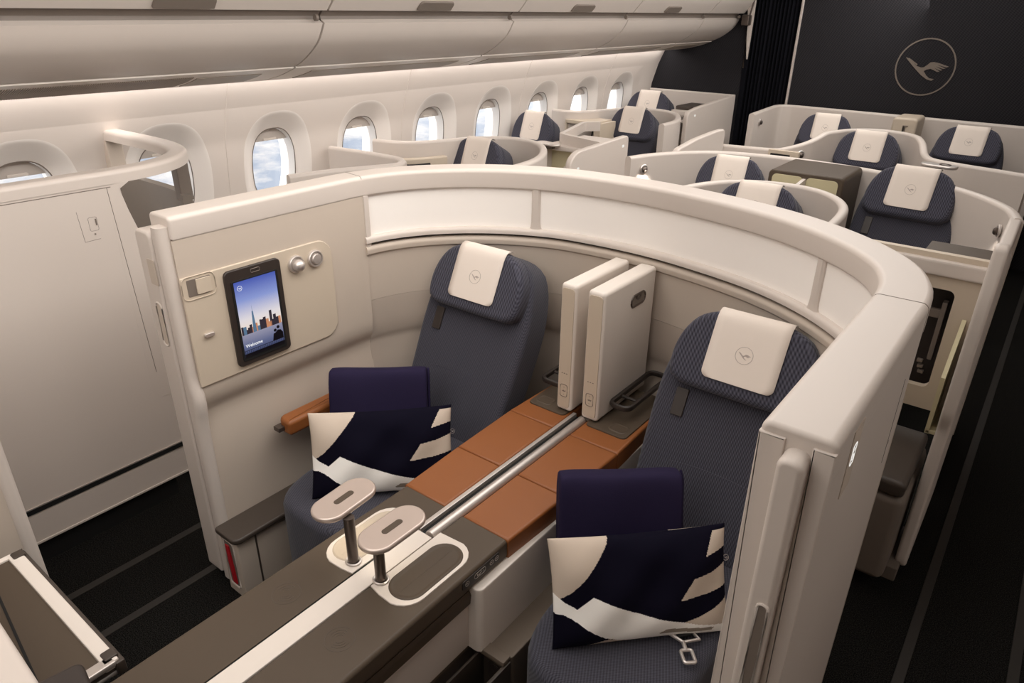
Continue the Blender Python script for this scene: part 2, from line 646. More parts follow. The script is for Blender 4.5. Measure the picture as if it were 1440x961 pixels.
# ---- light under the bins, washing the window wall
bm = bmesh.new()
box2(bm, (-3.570, -1.0, 1.690), (-3.550, YB - 0.05, 1.698))
tag(finish(bm, 'wash_light', LED), 'long light strip hidden under the overhead bins along the window wall', 'light')
wl_ = area_light('wash_light_beam', (-3.515, 3.1, 1.668), (-3.70, 3.1, 1.30), 0.04, 8.2, 16, (1.0, 0.955, 0.92))
wl_.rotation_euler = (0, 0, 0)
dd = Vector((-0.12, 0, -1)).normalized()
wl_.matrix_world = Matrix.Translation((-3.548, 3.1, 1.664)) @ (Matrix(((-dd.z, 0, -dd.x, 0), (0, 1, 0, 0), (dd.x, 0, -dd.z, 0), (0, 0, 0, 1))))

# ---- bulkhead
bm = bmesh.new()
box2(bm, (-2.262, YB, 0), (1.6, YB + 0.08, 2.56))
struct(finish(bm, 'wall_bulkhead', BULK))
bm = bmesh.new()
box2(bm, (-3.95, YB, 0), (-2.76, YB + 0.08, 2.56))
struct(finish(bm, 'wall_bulkhead_side', BULK))
bm = bmesh.new()
box2(bm, (-2.285, YB - 0.015, 0), (-2.262, YB + 0.09, 2.56), 0.004)
struct(finish(bm, 'trim_20', CHROME))
bm = bmesh.new()
box2(bm, (-2.76, YB - 0.005, 0), (-2.715, YB + 0.09, 2.56), 0.004)
struct(finish(bm, 'trim_21', CURT))
bm = bmesh.new()
loft(bm, [[(x0, YB - 0.03, z), (x1, YB - 0.03, z), (x1, YB - 0.005, z), (x0, YB - 0.005, z)] for z, x0, x1 in ((1.58, -2.723, -2.718), (1.75, -2.745, -2.715), (2.02, -2.775, -2.712), (2.5, -2.80, -2.71))])
struct(finish(bm, 'trim_22', SHELL))
bm = bmesh.new()
tube(bm, [(-2.68, YB - 0.05, 2.45), (-2.715, YB - 0.05, 2.10), (-2.755, YB - 0.05, 1.90), (-2.735, YB - 0.05, 1.50)], 0.008, 8)
box2(bm, (-2.80, YB - 0.10, 1.880), (-2.725, YB - 0.0, 1.975), 0.012)
tag(finish(bm, 'curtain_bracket', CHROMED), 'dark metal curtain bracket with thin hanging rod at the far bin end', 'bracket')
bm = bmesh.new()
pts = []
for k in range(97):
    x = -2.715 + (2.715 - 2.288) * k / 96
    pts.append((x, YB + 0.035 + 0.022 * sin(k * 2 * pi / 8) + 0.006 * sin(k * 1.7)))
g = [[bm.verts.new((x + (0.0 if z > 1 else 0.0), y, z)) for x, y in pts] for z in (0.02, 0.8, 1.6, 2.55)]
for a, b in zip(g, g[1:]):
    for j in range(96):
        bm.faces.new((a[j], a[j + 1], b[j + 1], b[j]))
cu = finish(bm, 'curtain', CURT, smooth=80)
md = cu.modifiers.new('solid', 'SOLIDIFY')
md.thickness = 0.004
tag(cu, 'black pleated curtain closing the aisle beside the bulkhead', 'curtain')
bm = bmesh.new()
emblem(bm, frame((-1.160, YB - 0.001, 1.588), (1, 0, 0), (0, 0, 1)), 0.226, 0.003, 0.05)
tag(finish(bm, 'bulkhead_emblem', CHROMED), 'metal flying bird emblem in a ring on the dark bulkhead', 'emblem')
bpy.data.objects['bulkhead_emblem'].data.materials[0] = mat('emblem_bronze', srgb(112, 101, 91), 0.5, metal=0.0)

# ---- overhead bins
RAILM = mat('bin_rail', srgb(158, 145, 132), 0.45, noise=0.01)
BLOW = [(-2.850, 1.932), (-2.865, 1.905), (-2.905, 1.850), (-2.985, 1.790), (-3.06, 1.750), (-3.10, 1.734)]
BUP = [(-2.52, 2.55), (-2.60, 2.32), (-2.70, 2.12), (-2.755, 2.045), (-2.812, 1.985)]
PSU = [(-3.105, 1.726), (-3.22, 1.688), (-3.34, 1.660), (-3.44, 1.644), (-3.50, 1.648)]
SEAM = [-0.60, 2.25, 3.67, 5.06, 6.42, 7.24]


def strip(bm, prof, y0, y1, t, dx=0.0):
    """shell of thickness t following an x,z profile from y0 to y1"""
    P = [Vector(p) for p in prof]
    inn = []
    for i in range(len(P)):
        d = (P[min(i + 1, len(P) - 1)] - P[max(i - 1, 0)]).normalized()
        inn.append(P[i] + Vector((d.y, -d.x)) * t)
    ring = P + inn[::-1]
    loft(bm, [[(p.x, y, p.y) for p in ring] for y in (y0, y1)])


NTH = ['nearest the camera', 'second along the window wall', 'third along the window wall', 'fourth along the window wall', 'short last one against the bulkhead']
for i in range(5):
    y0, y1 = SEAM[i] + 0.006, SEAM[i + 1] - 0.006
    b = thing('overhead_bin', (-2.9, (y0 + y1) / 2, 1.95), label='cream overhead luggage bin, ' + NTH[i], cat='overhead bin', group='overhead bins along the window wall')
    off = Matrix.Translation((2.9, -(y0 + y1) / 2, -1.95))

    def fin(bm, nm, m):
        bmesh.ops.transform(bm, matrix=off, verts=bm.verts[:])
        return finish(bm, nm, m, b, smooth=40)
    up_ = catmull(BUP, 0.03)
    bm = bmesh.new(); strip(bm, up_, y0, y1, 0.03); fin(bm, 'bin_door', SHELL)
    bm = bmesh.new(); strip(bm, [(-2.845, 1.998), (-2.880, 1.962), (-2.872, 1.922)], y0, y1, 0.02); fin(bm, 'handle_rail', GREYM)
    bm = bmesh.new(); strip(bm, catmull(BLOW, 0.02), y0, y1, 0.03); fin(bm, 'bin_shell', SHELL)
    bm = bmesh.new(); strip(bm, catmull(PSU, 0.03), y0, y1, 0.02); fin(bm, 'service_strip', WHITEM)
    bm = bmesh.new()
    ylo = 1.77 if i == 0 else y0 + 0.14
    loft(bm, [[(-3.17, y, 1.7005), (-3.22, y, 1.6845), (-3.28, y, 1.6705), (-3.34, y, 1.6565), (-3.34, y, 1.668), (-3.17, y, 1.712)] for y in (ylo, y1 - 0.14)])
    fin(bm, 'service_inlay', RAILM)
    if i == 0:
        bm = bmesh.new()
        for k in range(100):
            y = 0.87 + k * 0.0088
            loft(bm, [[(-3.15, yy, 1.7065), (-3.22, yy, 1.6840), (-3.36, yy, 1.6530), (-3.36, yy, 1.664), (-3.15, yy, 1.716)] for yy in (y, y + 0.0040)])
        fin(bm, 'air_grille', RAILM)
    if i < 4:
        bm = bmesh.new()
        ym = {0: 1.56, 1: 2.93, 2: 4.34, 3: 5.66}[i]
        q = Vector((-2.812 + 2.745, 1.985 - 2.055))
        U = Vector((0, 1, 0)); V = Vector((0.057, 0, 0.060)).normalized()
        slab(bm, rrect(0.25, 0.055, [0.022, 0.022, 0.004, 0.004], 5), frame((-2.787, ym, 2.014), U, V), 0.012, 0.004)
        fin(bm, 'latch_handle', GREYM)
    bm = bmesh.new()
    tube(bm, [(-2.84, y1 - 0.05, 1.955), (-2.84, y1 - 0.035, 1.955)], 0.014, 12)
    fin(bm, 'rail_joint', GREYM)

# ================================================================== FRONT CENTRE SUITE
SH = [(-2.165, 0.975), (-2.165, 1.15), (-2.165, 1.35), (-2.165, 1.55), (-2.163, 1.70), (-2.140, 1.83), (-2.085, 1.96), (-2.005, 2.075), (-1.890, 2.19), (-1.74, 2.29),
      (-1.56, 2.365), (-1.36, 2.395), (-1.155, 2.400), (-0.95, 2.375), (-0.70, 2.315), (-0.50, 2.225), (-0.335, 2.105), (-0.220, 1.97), (-0.163, 1.83), (-0.145, 1.70),
      (-0.145, 1.55), (-0.145, 1.35), (-0.145, 1.15), (-0.145, 0.975)]
SHP = catmull(SH, 0.03)
iL = max(i for i, p in enumerate(SHP) if p.x < CX and p.y <= 1.735)
iR = min(i for i, p in enumerate(SHP) if p.x > CX and p.y <= 1.70)
suite = thing('suite_shell', (CX, 1.7, 0), label='tall cream horseshoe shell of the front double suite with a screened band under its rail', cat='suite shell')
SOFF = Matrix.Translation((-CX, -1.7, 0))


def sfin(bm, nm, m, parent=None, smooth=40):
    bmesh.ops.transform(bm, matrix=SOFF, verts=bm.verts[:])
    return finish(bm, nm, m, suite if parent is None else parent, smooth=smooth)


def arc(cx, cz, r, a0, a1, n=4):
    return [(cx + r * cos(radians(a0 + (a1 - a0) * i / n)), cz + r * sin(radians(a0 + (a1 - a0) * i / n))) for i in range(n + 1)]


# travel is clockwise seen from above (left arm front -> back -> right arm front): inward is to the right, so offsets are negative
bm = bmesh.new()
rail = arc(-0.016, 1.414, 0.016, 0, 90) + arc(-0.100, 1.414, 0.016, 90, 180) + [(-0.116, 1.362), (-0.112, 1.356), (0.0, 1.356)]
ribbon(bm, SHP, rail)
ce_ = list({e for f in bm.faces if len(f.verts) > 6 for e in f.edges})
bmesh.ops.bevel(bm, geom=ce_, offset=0.011, segments=3, profile=0.5, affect='EDGES', clamp_overlap=True)
sfin(bm, 'top_rail', SHELL)
armp = [(0, 0.02), (0, 1.3555), (-0.112, 1.3555), (-0.112, 0.86), (-0.1115, 0.835), (-0.109, 0.81), (-0.104, 0.79), (-0.096, 0.772), (-0.088, 0.757), (-0.084, 0.74), (-0.084, 0.715), (-0.087, 0.69), (-0.092, 0.65), (-0.097, 0.60), (-0.102, 0.50), (-0.104, 0.02)]
for k_ in (iL, iR):
    bm = bmesh.new()
    d_ = (SHP[k_ + 1] - SHP[k_ - 1]).normalized() * 0.0014
    ribbon(bm, [SHP[k_] - d_, SHP[k_] + d_], [(o_ * 1.004 + 0.0006, z_ + 0.0006) for o_, z_ in rail])
    sfin(bm, 'rail_seam', GREYM)
bm = bmesh.new()
ribbon(bm, SHP[:iL + 1], armp)
arml = sfin(bm, 'side_wall', INNER)
armp2 = [(0, 0.02), (0, 1.3555), (-0.112, 1.3555), (-0.112, 0.02)]
bm = bmesh.new()
ribbon(bm, SHP[iR:], armp2)
sfin(bm, 'side_wall', SHELL)
# lower back wall with its lip, the open slot and the framed screens above
backp = [(0, 0.93), (0, 1.156)] + arc(-0.104, 1.142, 0.018, 90, 180) + [(-0.120, 1.128), (-0.110, 1.120), (-0.106, 0.93)]
bm = bmesh.new()
ribbon(bm, SHP[iL:iR + 1], backp)
sfin(bm, 'back_wall', INNER)
bm = bmesh.new()
ribbon(bm, SHP[iL:iR + 1], [(0, 0.02), (0, 0.929), (-0.106, 0.929), (-0.104, 0.84), (-0.098, 0.775), (-0.088, 0.755), (-0.084, 0.73), (-0.090, 0.67), (-0.102, 0.50), (-0.104, 0.02)])
sfin(bm, 'lower_liner', LINER2)
bm = bmesh.new()
ribbon(bm, SHP[iL:iR + 1], arc(-0.015, 1.185, 0.012, 0, 90, 3) + arc(-0.108, 1.183, 0.014, 90, 180, 3) + [(-0.122, 1.172), (-0.003, 1.172)])
sfin(bm, 'screen_sill', SHELL)
bm = bmesh.new()
ribbon(bm, SHP[iL:iR + 1], [(-0.012, 1.150), (-0.012, 1.172), (-0.098, 1.172), (-0.098, 1.150)])
sfin(bm, 'slot_gap', TAUPED)
tot = iR - iL
cuts = [iL, iL + int(tot * 0.31), iL + int(tot * 0.79), iR]
for k in range(3):
    bm = bmesh.new()
    ribbon(bm, SHP[cuts[k]:cuts[k + 1] + 1], [(-0.094, 1.190), (-0.094, 1.358), (-0.100, 1.358), (-0.100, 1.190)])
    sfin(bm, 'screen_panel', PANEL)
for k in (1, 2):
    c = SHP[cuts[k]]
    d = (SHP[cuts[k] + 1] - SHP[cuts[k] - 1]).normalized()
    nrm = Vector((d.y, -d.x))
    bm = bmesh.new()
    for z, w in ((1.186, 0.036), (1.194, 0.026), (1.205, 0.020), (1.23, 0.017), (1.358, 0.016)):
        pass
    rings = []
    for z, w in ((1.186, 0.038), (1.192, 0.028), (1.203, 0.021), (1.225, 0.018), (1.358, 0.017)):
        rings.append([(c.x + d.x * s * w + nrm.x * o, c.y + d.y * s * w + nrm.y * o, z) for s, o in ((-1, 0.085), (1, 0.085), (1, 0.106), (0.6, 0.112), (-0.6, 0.112), (-1, 0.106))])
    loft(bm, rings)
    sfin(bm, 'mullion', SHELL)
# slanted end jamb of the screen band on the left arm
c = SHP[iL]
bm = bmesh.new()
box2(bm, (c.x + 0.02, c.y - 0.012, 1.120), (c.x + 0.1155, c.y + 0.012, 1.357), 0.004)
sfin(bm, 'jamb', SHELL)

# --- door posts and sliding door leaves at the two arm ends
bm = bmesh.new()
prof = [(0.050, 1.40), (0.050, 0.90), (0.056, 0.86), (0.064, 0.825), (0.066, 0.79), (0.060, 0.75), (0.052, 0.70), (0.050, 0.60), (0.050, 0.03)]
rings = []
for w, z in prof:
    rings.append([(x - 2.080, y + 0.962, z) for x, y in [(p[0] + w / 2 - 0.0275, p[1]) for p in rrect(w, 0.045, 0.018, 4)]])
loft(bm, rings)
post_l = sfin(bm, 'end_post', SHELL)
bm = bmesh.new()
slab(bm, rrect(0.094, 1.34, [0.024, 0.024, 0.008, 0.008], 5, 0, 0.71), frame((-2.158, 0.990, 0), (1, 0, 0), (0, 0, 1)), 0.052, 0.010)
door_l = sfin(bm, 'sliding_door', SHELL)
bm = bmesh.new()
ring_o = rrect(0.040, 0.080, 0.006, 4, -2.140, 1.245)
slab(bm, rrect(0.044, 0.084, 0.006, 4, -2.134, 1.250), frame((0, 0.9388, 0), (1, 0, 0), (0, 0, 1)), 0.0025, 0.001)
sfin(bm, 'door_button', INNER, door_l)
bm = bmesh.new()
P = rrect(0.034, 0.150, 0.015, 6, -2.144, 1.07)
tube(bm, [(p[0], 0.938, p[1]) for p in P], 0.0035, 6, closed=True)
sfin(bm, 'grip_rim', SHELL, door_l)
bm = bmesh.new()
slab(bm, rrect(0.030, 0.146, 0.013, 6, -2.144, 1.07), frame((0, 0.9385, 0), (1, 0, 0), (0, 0, 1)), 0.001, 0.0003, 1)
sfin(bm, 'grip_recess', INNER, door_l)

bm = bmesh.new()
slab(bm, rrect(0.042, 1.3955, 0.001, 2, -0.2405, 0.71365), frame((0, 0.985, 0), (1, 0, 0), (0, 0, 1)), 0.014, 0.003)
sfin(bm, 'end_post', SHELL)
bm = bmesh.new()
slab(bm, rrect(0.040, 1.36, [0.016, 0.016, 0.006, 0.006], 5, -0.198, 0.72), frame((0, 0.990, 0), (1, 0, 0), (0, 0, 1)), 0.058, 0.009)
door_r = sfin(bm, 'sliding_door', SHELL)
bm = bmesh.new()
P = rrect(0.018, 0.200, 0.008, 5, -0.191, 1.02)
tube(bm, [(p[0], 0.9315, p[1]) for p in P], 0.003, 6, closed=True)
sfin(bm, 'grip_rim', SHELL, door_r)
bm = bmesh.new()
slab(bm, rrect(0.016, 0.196, 0.007, 5, -0.191, 1.02), frame((0, 0.9320, 0), (1, 0, 0), (0, 0, 1)), 0.001, 0.0003, 1)
sfin(bm, 'grip_recess', GREYM, door_r)
bm = bmesh.new()
slab(bm, rrect(0.034, 1.3955, 0.001, 2, -0.1618, 0.71365), frame((0, 0.985, 0), (1, 0, 0), (0, 0, 1)), 0.014, 0.003)
sfin(bm, 'aisle_cover', SHELL)
# seams and lit seat sign on the aisle side
bm = bmesh.new()
box2(bm, (-0.146, 1.088, 1.262), (-0.1435, 1.150, 1.395), 0.001)
sfin(bm, 'sign_plate', INNER)
bm = bmesh.new()
MS = frame((-0.1434, 1.115, 1.340), (0, 1, 0), (0, 0, 1))
P = rrect(0.024, 0.040, 0.005, 4)
tube(bm, [MS @ Vector((p[0], p[1], 0.0004)) for p in P], 0.0006, 5, closed=True)
ring2d(bm, 0.006, 0.0016, MS @ Matrix.Translation((0, -0.006, 0)), 0.0005, 20)
poly(bm, [(-0.006, 0.005), (0.006, 0.009), (0.005, 0.011), (-0.006, 0.007)], MS, 0.0005)
sfin(bm, 'sign_icon', ICON)
bm = bmesh.new()
box2(bm, (-0.1455, 1.60, 1.055), (-0.1440, 1.604, 1.275))
box2(bm, (-0.1455, 1.63, 1.17), (-0.1440, 1.640, 1.23), 0.0005)
box2(bm, (-0.1455, 1.612, 1.10), (-0.1440, 1.618, 1.11))
sfin(bm, 'door_seam', TAUPED)

# --- control panel on the left arm
XP = -2.052
cp = None
bm = bmesh.new()
MP = frame((XP - 0.001, 0, 0), (0, 1, 0), (0, 0, 1))
slab(bm, rrect(0.578, 0.382, [0.062, 0.004, 0.004, 0.062], 8, 1.263, 1.044), MP, 0.006, 0.003)
cp = sfin(bm, 'control_panel', CREAM)
MP2 = frame((XP + 0.005, 0, 0), (0, 1, 0), (0, 0, 1))
bm = bmesh.new()
slab(bm, rrect(0.212, 0.346, 0.018, 5, 1.219, 1.047), MP2, 0.010, 0.004)
sfin(bm, 'tablet_holder', DARK, cp)
bm = bmesh.new()
slab(bm, rrect(0.176, 0.292, 0.006, 4, 1.219, 1.037), MP2 @ Matrix.Translation((0, 0, 0.010)), 0.002, 0.0006, 1)
sfin(bm, 'tablet_bezel', BLACK, cp)
bm = bmesh.new()
P = rrect(0.034, 0.012, 0.004, 3, 1.226, 1.202)
tube(bm, [MP2 @ Vector((p[0], p[1], 0.010)) for p in P], 0.0012, 5, closed=True)
sfin(bm, 'holder_latch', GREYM, cp)

# picture on the screen: dusk sky, skyline, river, two seated figures
scr = bpy.data.materials.new('screen_sky')
scr.use_nodes = True
sn = scr.node_tree
sb = sn.nodes['Principled BSDF']
sb.inputs['Base Color'].default_value = (0, 0, 0, 1)
sb.inputs['Roughness'].default_value = 0.25
st = sn.nodes.new('ShaderNodeTexCoord')
ss = sn.nodes.new('ShaderNodeSeparateXYZ')
sr = sn.nodes.new('ShaderNodeMapRange')
sr.inputs['From Min'].default_value = 0.905
sr.inputs['From Max'].default_value = 1.178
sc_ = sn.nodes.new('ShaderNodeValToRGB')
els = sc_.color_ramp.elements
els[0].position = 0.0
els[0].color = srgb(40, 50, 84)
els[1].position = 1.0
els[1].color = srgb(74, 92, 178)
for p_, c_ in ((0.14, srgb(96, 104, 140)), (0.30, srgb(150, 150, 172)), (0.31, srgb(246, 226, 206)), (0.5, srgb(228, 222, 226)), (0.75, srgb(140, 156, 214))):
    e = els.new(p_)
    e.color = c_
sn.links.new(st.outputs['Object'], ss.inputs['Vector'])
sn.links.new(ss.outputs['Z'], sr.inputs['Value'])
sn.links.new(sr.outputs['Result'], sc_.inputs['Fac'])
sn.links.new(sc_.outputs['Color'], sb.inputs['Emission Color'])
sb.inputs['Emission Strength'].default_value = 0.85
S0 = MP2 @ Matrix.Translation((0, 0, 0.0122))
bm = bmesh.new()
poly(bm, [(1.139, 0.905), (1.298, 0.905), (1.298, 1.178), (1.139, 1.178)], S0, 0.0004)
sfin(bm, 'screen', scr, cp)
SK1, SK2, SK3 = emis('tower_glass', srgb(92, 122, 150), 0.8), emis('tower_warm', srgb(206, 140, 104), 0.8), emis('tower_dark', srgb(52, 46, 56), 0.8)
SKB, SKW = emis('screen_silhouette', srgb(10, 10, 20), 0.6), emis('screen_white', (1, 1, 1, 1), 0.95)
rnd = random.Random(3)
S1 = S0 @ Matrix.Translation((0, 0, 0.0005))
bm = bmesh.new()


def tower(k, pts, M):
    f = len(bm.faces)
    poly(bm, pts, M, 0.0002)
    bm.faces.ensure_lookup_table()
    for q in bm.faces[f:]:
        q.material_index = k


x = 1.140
while x < 1.294:
    w = rnd.uniform(0.006, 0.013)
    h = rnd.uniform(0.016, 0.044)
    k = rnd.choice((1, 1, 2, 2, 0))
    x1 = min(x + w, 1.298)
    tower(k, [(x, 0.987), (x1, 0.987), (x1, 0.987 + h), (x, 0.987 + h)], S1)
    x += w * 0.92
tower(2, [(1.252, 0.987), (1.262, 0.987), (1.262, 1.046), (1.252, 1.046)], S1)
S2 = S1 @ Matrix.Translation((0, 0, 0.0003))
tower(0, [(1.183, 0.987), (1.197, 0.987), (1.1925, 1.064), (1.1875, 1.064)], S2)
tower(0, [(1.1893, 1.064), (1.1907, 1.064), (1.1901, 1.088), (1.1899, 1.088)], S2)
sfin(bm, 'skyline_print', [SK1, SK2, SK3], cp)
bm = bmesh.new()
poly(bm, [(1.139, 0.905), (1.298, 0.905), (1.298, 0.917), (1.139, 0.917)], S2, 0.0002)
for k in range(22):
    xx = 1.141 + k * 0.0072
    poly(bm, [(xx, 0.917), (xx + 0.0012, 0.917), (xx + 0.0012, 0.928), (xx, 0.928)], S2, 0.0002)
poly(bm, [(1.139, 0.928), (1.298, 0.928), (1.298, 0.9295), (1.139, 0.9295)], S2, 0.0002)
poly(bm, [(1.252, 0.928), (1.296, 0.928), (1.296, 0.95), (1.288, 0.962), (1.276, 0.965), (1.268, 0.958), (1.258, 0.955)], S2, 0.0003)
for cx_, cz_, r_ in ((1.266, 0.966, 0.0058), (1.279, 0.975, 0.006)):
    poly(bm, [(cx_ + r_ * cos(k * pi / 8), cz_ + r_ * sin(k * pi / 8)) for k in range(16)], S2, 0.0003)
sfin(bm, 'silhouette_print', SKB, cp)
bm = bmesh.new()
emblem(bm, S2 @ Matrix.Translation((1.158, 1.155, 0)), 0.0085, 0.0003, 0.12)
sfin(bm, 'screen_logo', SKW, cp)


def text(body, name, size, M, m, parent, align='LEFT', extrude=0.0002):
    cu_ = bpy.data.curves.new(name, 'FONT')
    cu_.body = body
    cu_.size = size
    cu_.extrude = extrude
    cu_.align_x = align
    cu_.materials.append(m)
    tmp = bpy.data.objects.new(name, cu_)
    COL.objects.link(tmp)
    dg = bpy.context.evaluated_depsgraph_get()
    me = bpy.data.meshes.new_from_object(tmp.evaluated_get(dg))
    bpy.data.objects.remove(tmp)
    me.transform(M)
    me.name = name
    me.materials.clear()
    me.materials.append(m)
    o = bpy.data.objects.new(name, me)
    COL.objects.link(o)
    o.parent = parent
    return o


text('Welcome', 'welcome_text', 0.0165, SOFF @ S2 @ Matrix.Translation((1.146, 0.940, 0.0006)), SKW, cp)

# reading lamps, slide latch and socket on the panel
for nm, y, z, on in (('reading_lamp', 1.391, 1.176, 1), ('reading_lamp', 1.474, 1.176, 0)):
    M = MP2 @ Matrix.Translation((y, z, 0))
    bm = bmesh.new()
    lathe(bm, [(0.032, 0.0), (0.032, 0.008), (0.029, 0.012), (0.026, 0.012), (0.023, 0.006), (0.0, 0.006)], M, 28)
    if on:
        lathe(bm, [(0.0, 0.034), (0.010, 0.033), (0.019, 0.026), (0.022, 0.014), (0.022, 0.006)], M @ Matrix.Translation((0.004, -0.004, 0)), 20)
    else:
        lathe(bm, [(0.0, 0.018), (0.017, 0.017), (0.020, 0.013), (0.020, 0.006)], M, 20)
    sfin(bm, nm, CHROME, cp)
bm = bmesh.new()
P = rrect(0.112, 0.076, 0.020, 6, 1.030, 1.198)
tube(bm, [MP2 @ Vector((p[0], p[1], 0.0012)) for p in P], 0.0016, 5, closed=True)
sfin(bm, 'latch_frame', CREAM, cp)
bm = bmesh.new()
slab(bm, rrect(0.080, 0.056, 0.004, 4, 1.032, 1.198), MP2, 0.0012, 0.0004, 1)
sfin(bm, 'latch_well', GREYM, cp)
bm = bmesh.new()
slab(bm, rrect(0.050, 0.050, 0.003, 4, 1.046, 1.198), MP2, 0.005, 0.001)
sfin(bm, 'latch_slider', CREAM, cp)
bm = bmesh.new()
slab(bm, rrect(0.034, 0.013, 0.005, 4, 1.032, 1.030), MP2, 0.010, 0.002)
sfin(bm, 'socket_cover', CHROME, cp)

# orange armrest pad on the left arm
bm = bmesh.new()
slab(bm, rrect(0.075, 0.50, [0.012, 0.012, 0.03, 0.014], 5, -2.005, 1.475), frame((0, 0, 0.565), (1, 0, 0), (0, 1, 0)), 0.062, 0.016, 4, both=True)
ar = sfin(bm, 'armrest', ORANGE)
bm = bmesh.new()
box2(bm, (-2.035, 1.200, 0.582), (-2.000, 1.238, 0.600), 0.003)
sfin(bm, 'armrest_clip', CHROMED, ar)

# ================================================================== SIDE CONSOLE left of the left seat
sc = thing('side_console', (-2.0, 1.3, 0), label='low side cabinet with dark lid along the left suite wall, red tag below the lid', cat='side console')
CO = Matrix.Translation((2.0, -1.3, 0))


def cfin(bm, nm, m, par, off, smooth=40):
    bmesh.ops.transform(bm, matrix=off, verts=bm.verts[:])
    return finish(bm, nm, m, par, smooth=smooth)


bm = bmesh.new()
box2(bm, (-2.060, 0.935, 0.0), (-1.945, 1.70, 0.272), 0.006)
cfin(bm, 'cabinet_body', INNER, sc, CO)
bm = bmesh.new()
slab(bm, rrect(0.132, 0.81, [0.004, 0.004, 0.012, 0.03], 5, -1.996, 1.325), frame((0, 0, 0.272), (1, 0, 0), (0, 1, 0)), 0.024, 0.008, 3, both=True)
cfin(bm, 'lid', TAUPED, sc, CO)
bm = bmesh.new()
MF = frame((0, 0.9345, 0), (1, 0, 0), (0, 0, 1))
P = rrect(0.062, 0.21, 0.010, 4, -2.006, 0.150)
tube(bm, [MF @ Vector((p[0], p[1], 0)) for p in P], 0.004, 6, closed=True)
cfin(bm, 'pocket_frame', SHELL, sc, CO)
bm = bmesh.new()
slab(bm, rrect(0.054, 0.20, 0.008, 4, -2.006, 0.150), MF, 0.001, 0.0003, 1)
cfin(bm, 'pocket', GREYM, sc, CO)
bm = bmesh.new()
slab(bm, [(-2.012, 0.062), (-1.988, 0.062), (-1.992, 0.14), (-2.000, 0.235), (-2.022, 0.235), (-2.020, 0.15)], MF, 0.006, 0.002)
cfin(bm, 'vest_tag', RED, sc, CO)
bm = bmesh.new()
box2(bm, (-1.9455, 1.005, 0.0), (-1.9440, 1.012, 0.27))
cfin(bm, 'cabinet_seam', TAUPED, sc, CO)

# ================================================================== SEATS
K = 0.47
BA = math.atan(K)
Z0 = 0.50


def back_frame(w=0.0):
    """local frame on the seat back: u across, v up the slope, w forward; origin at z=.5"""
    U = Vector((1, 0, 0))
    V = Vector((0, sin(BA), cos(BA)))
    W = U.cross(V)
    return frame(Vector((0, 0, Z0)) + W * w, U, V)


def smooth_poly(pts, step=0.02):
    return [(p.x, p.y) for p in catmull([(a, b) for a, b in pts], step, closed=True)]


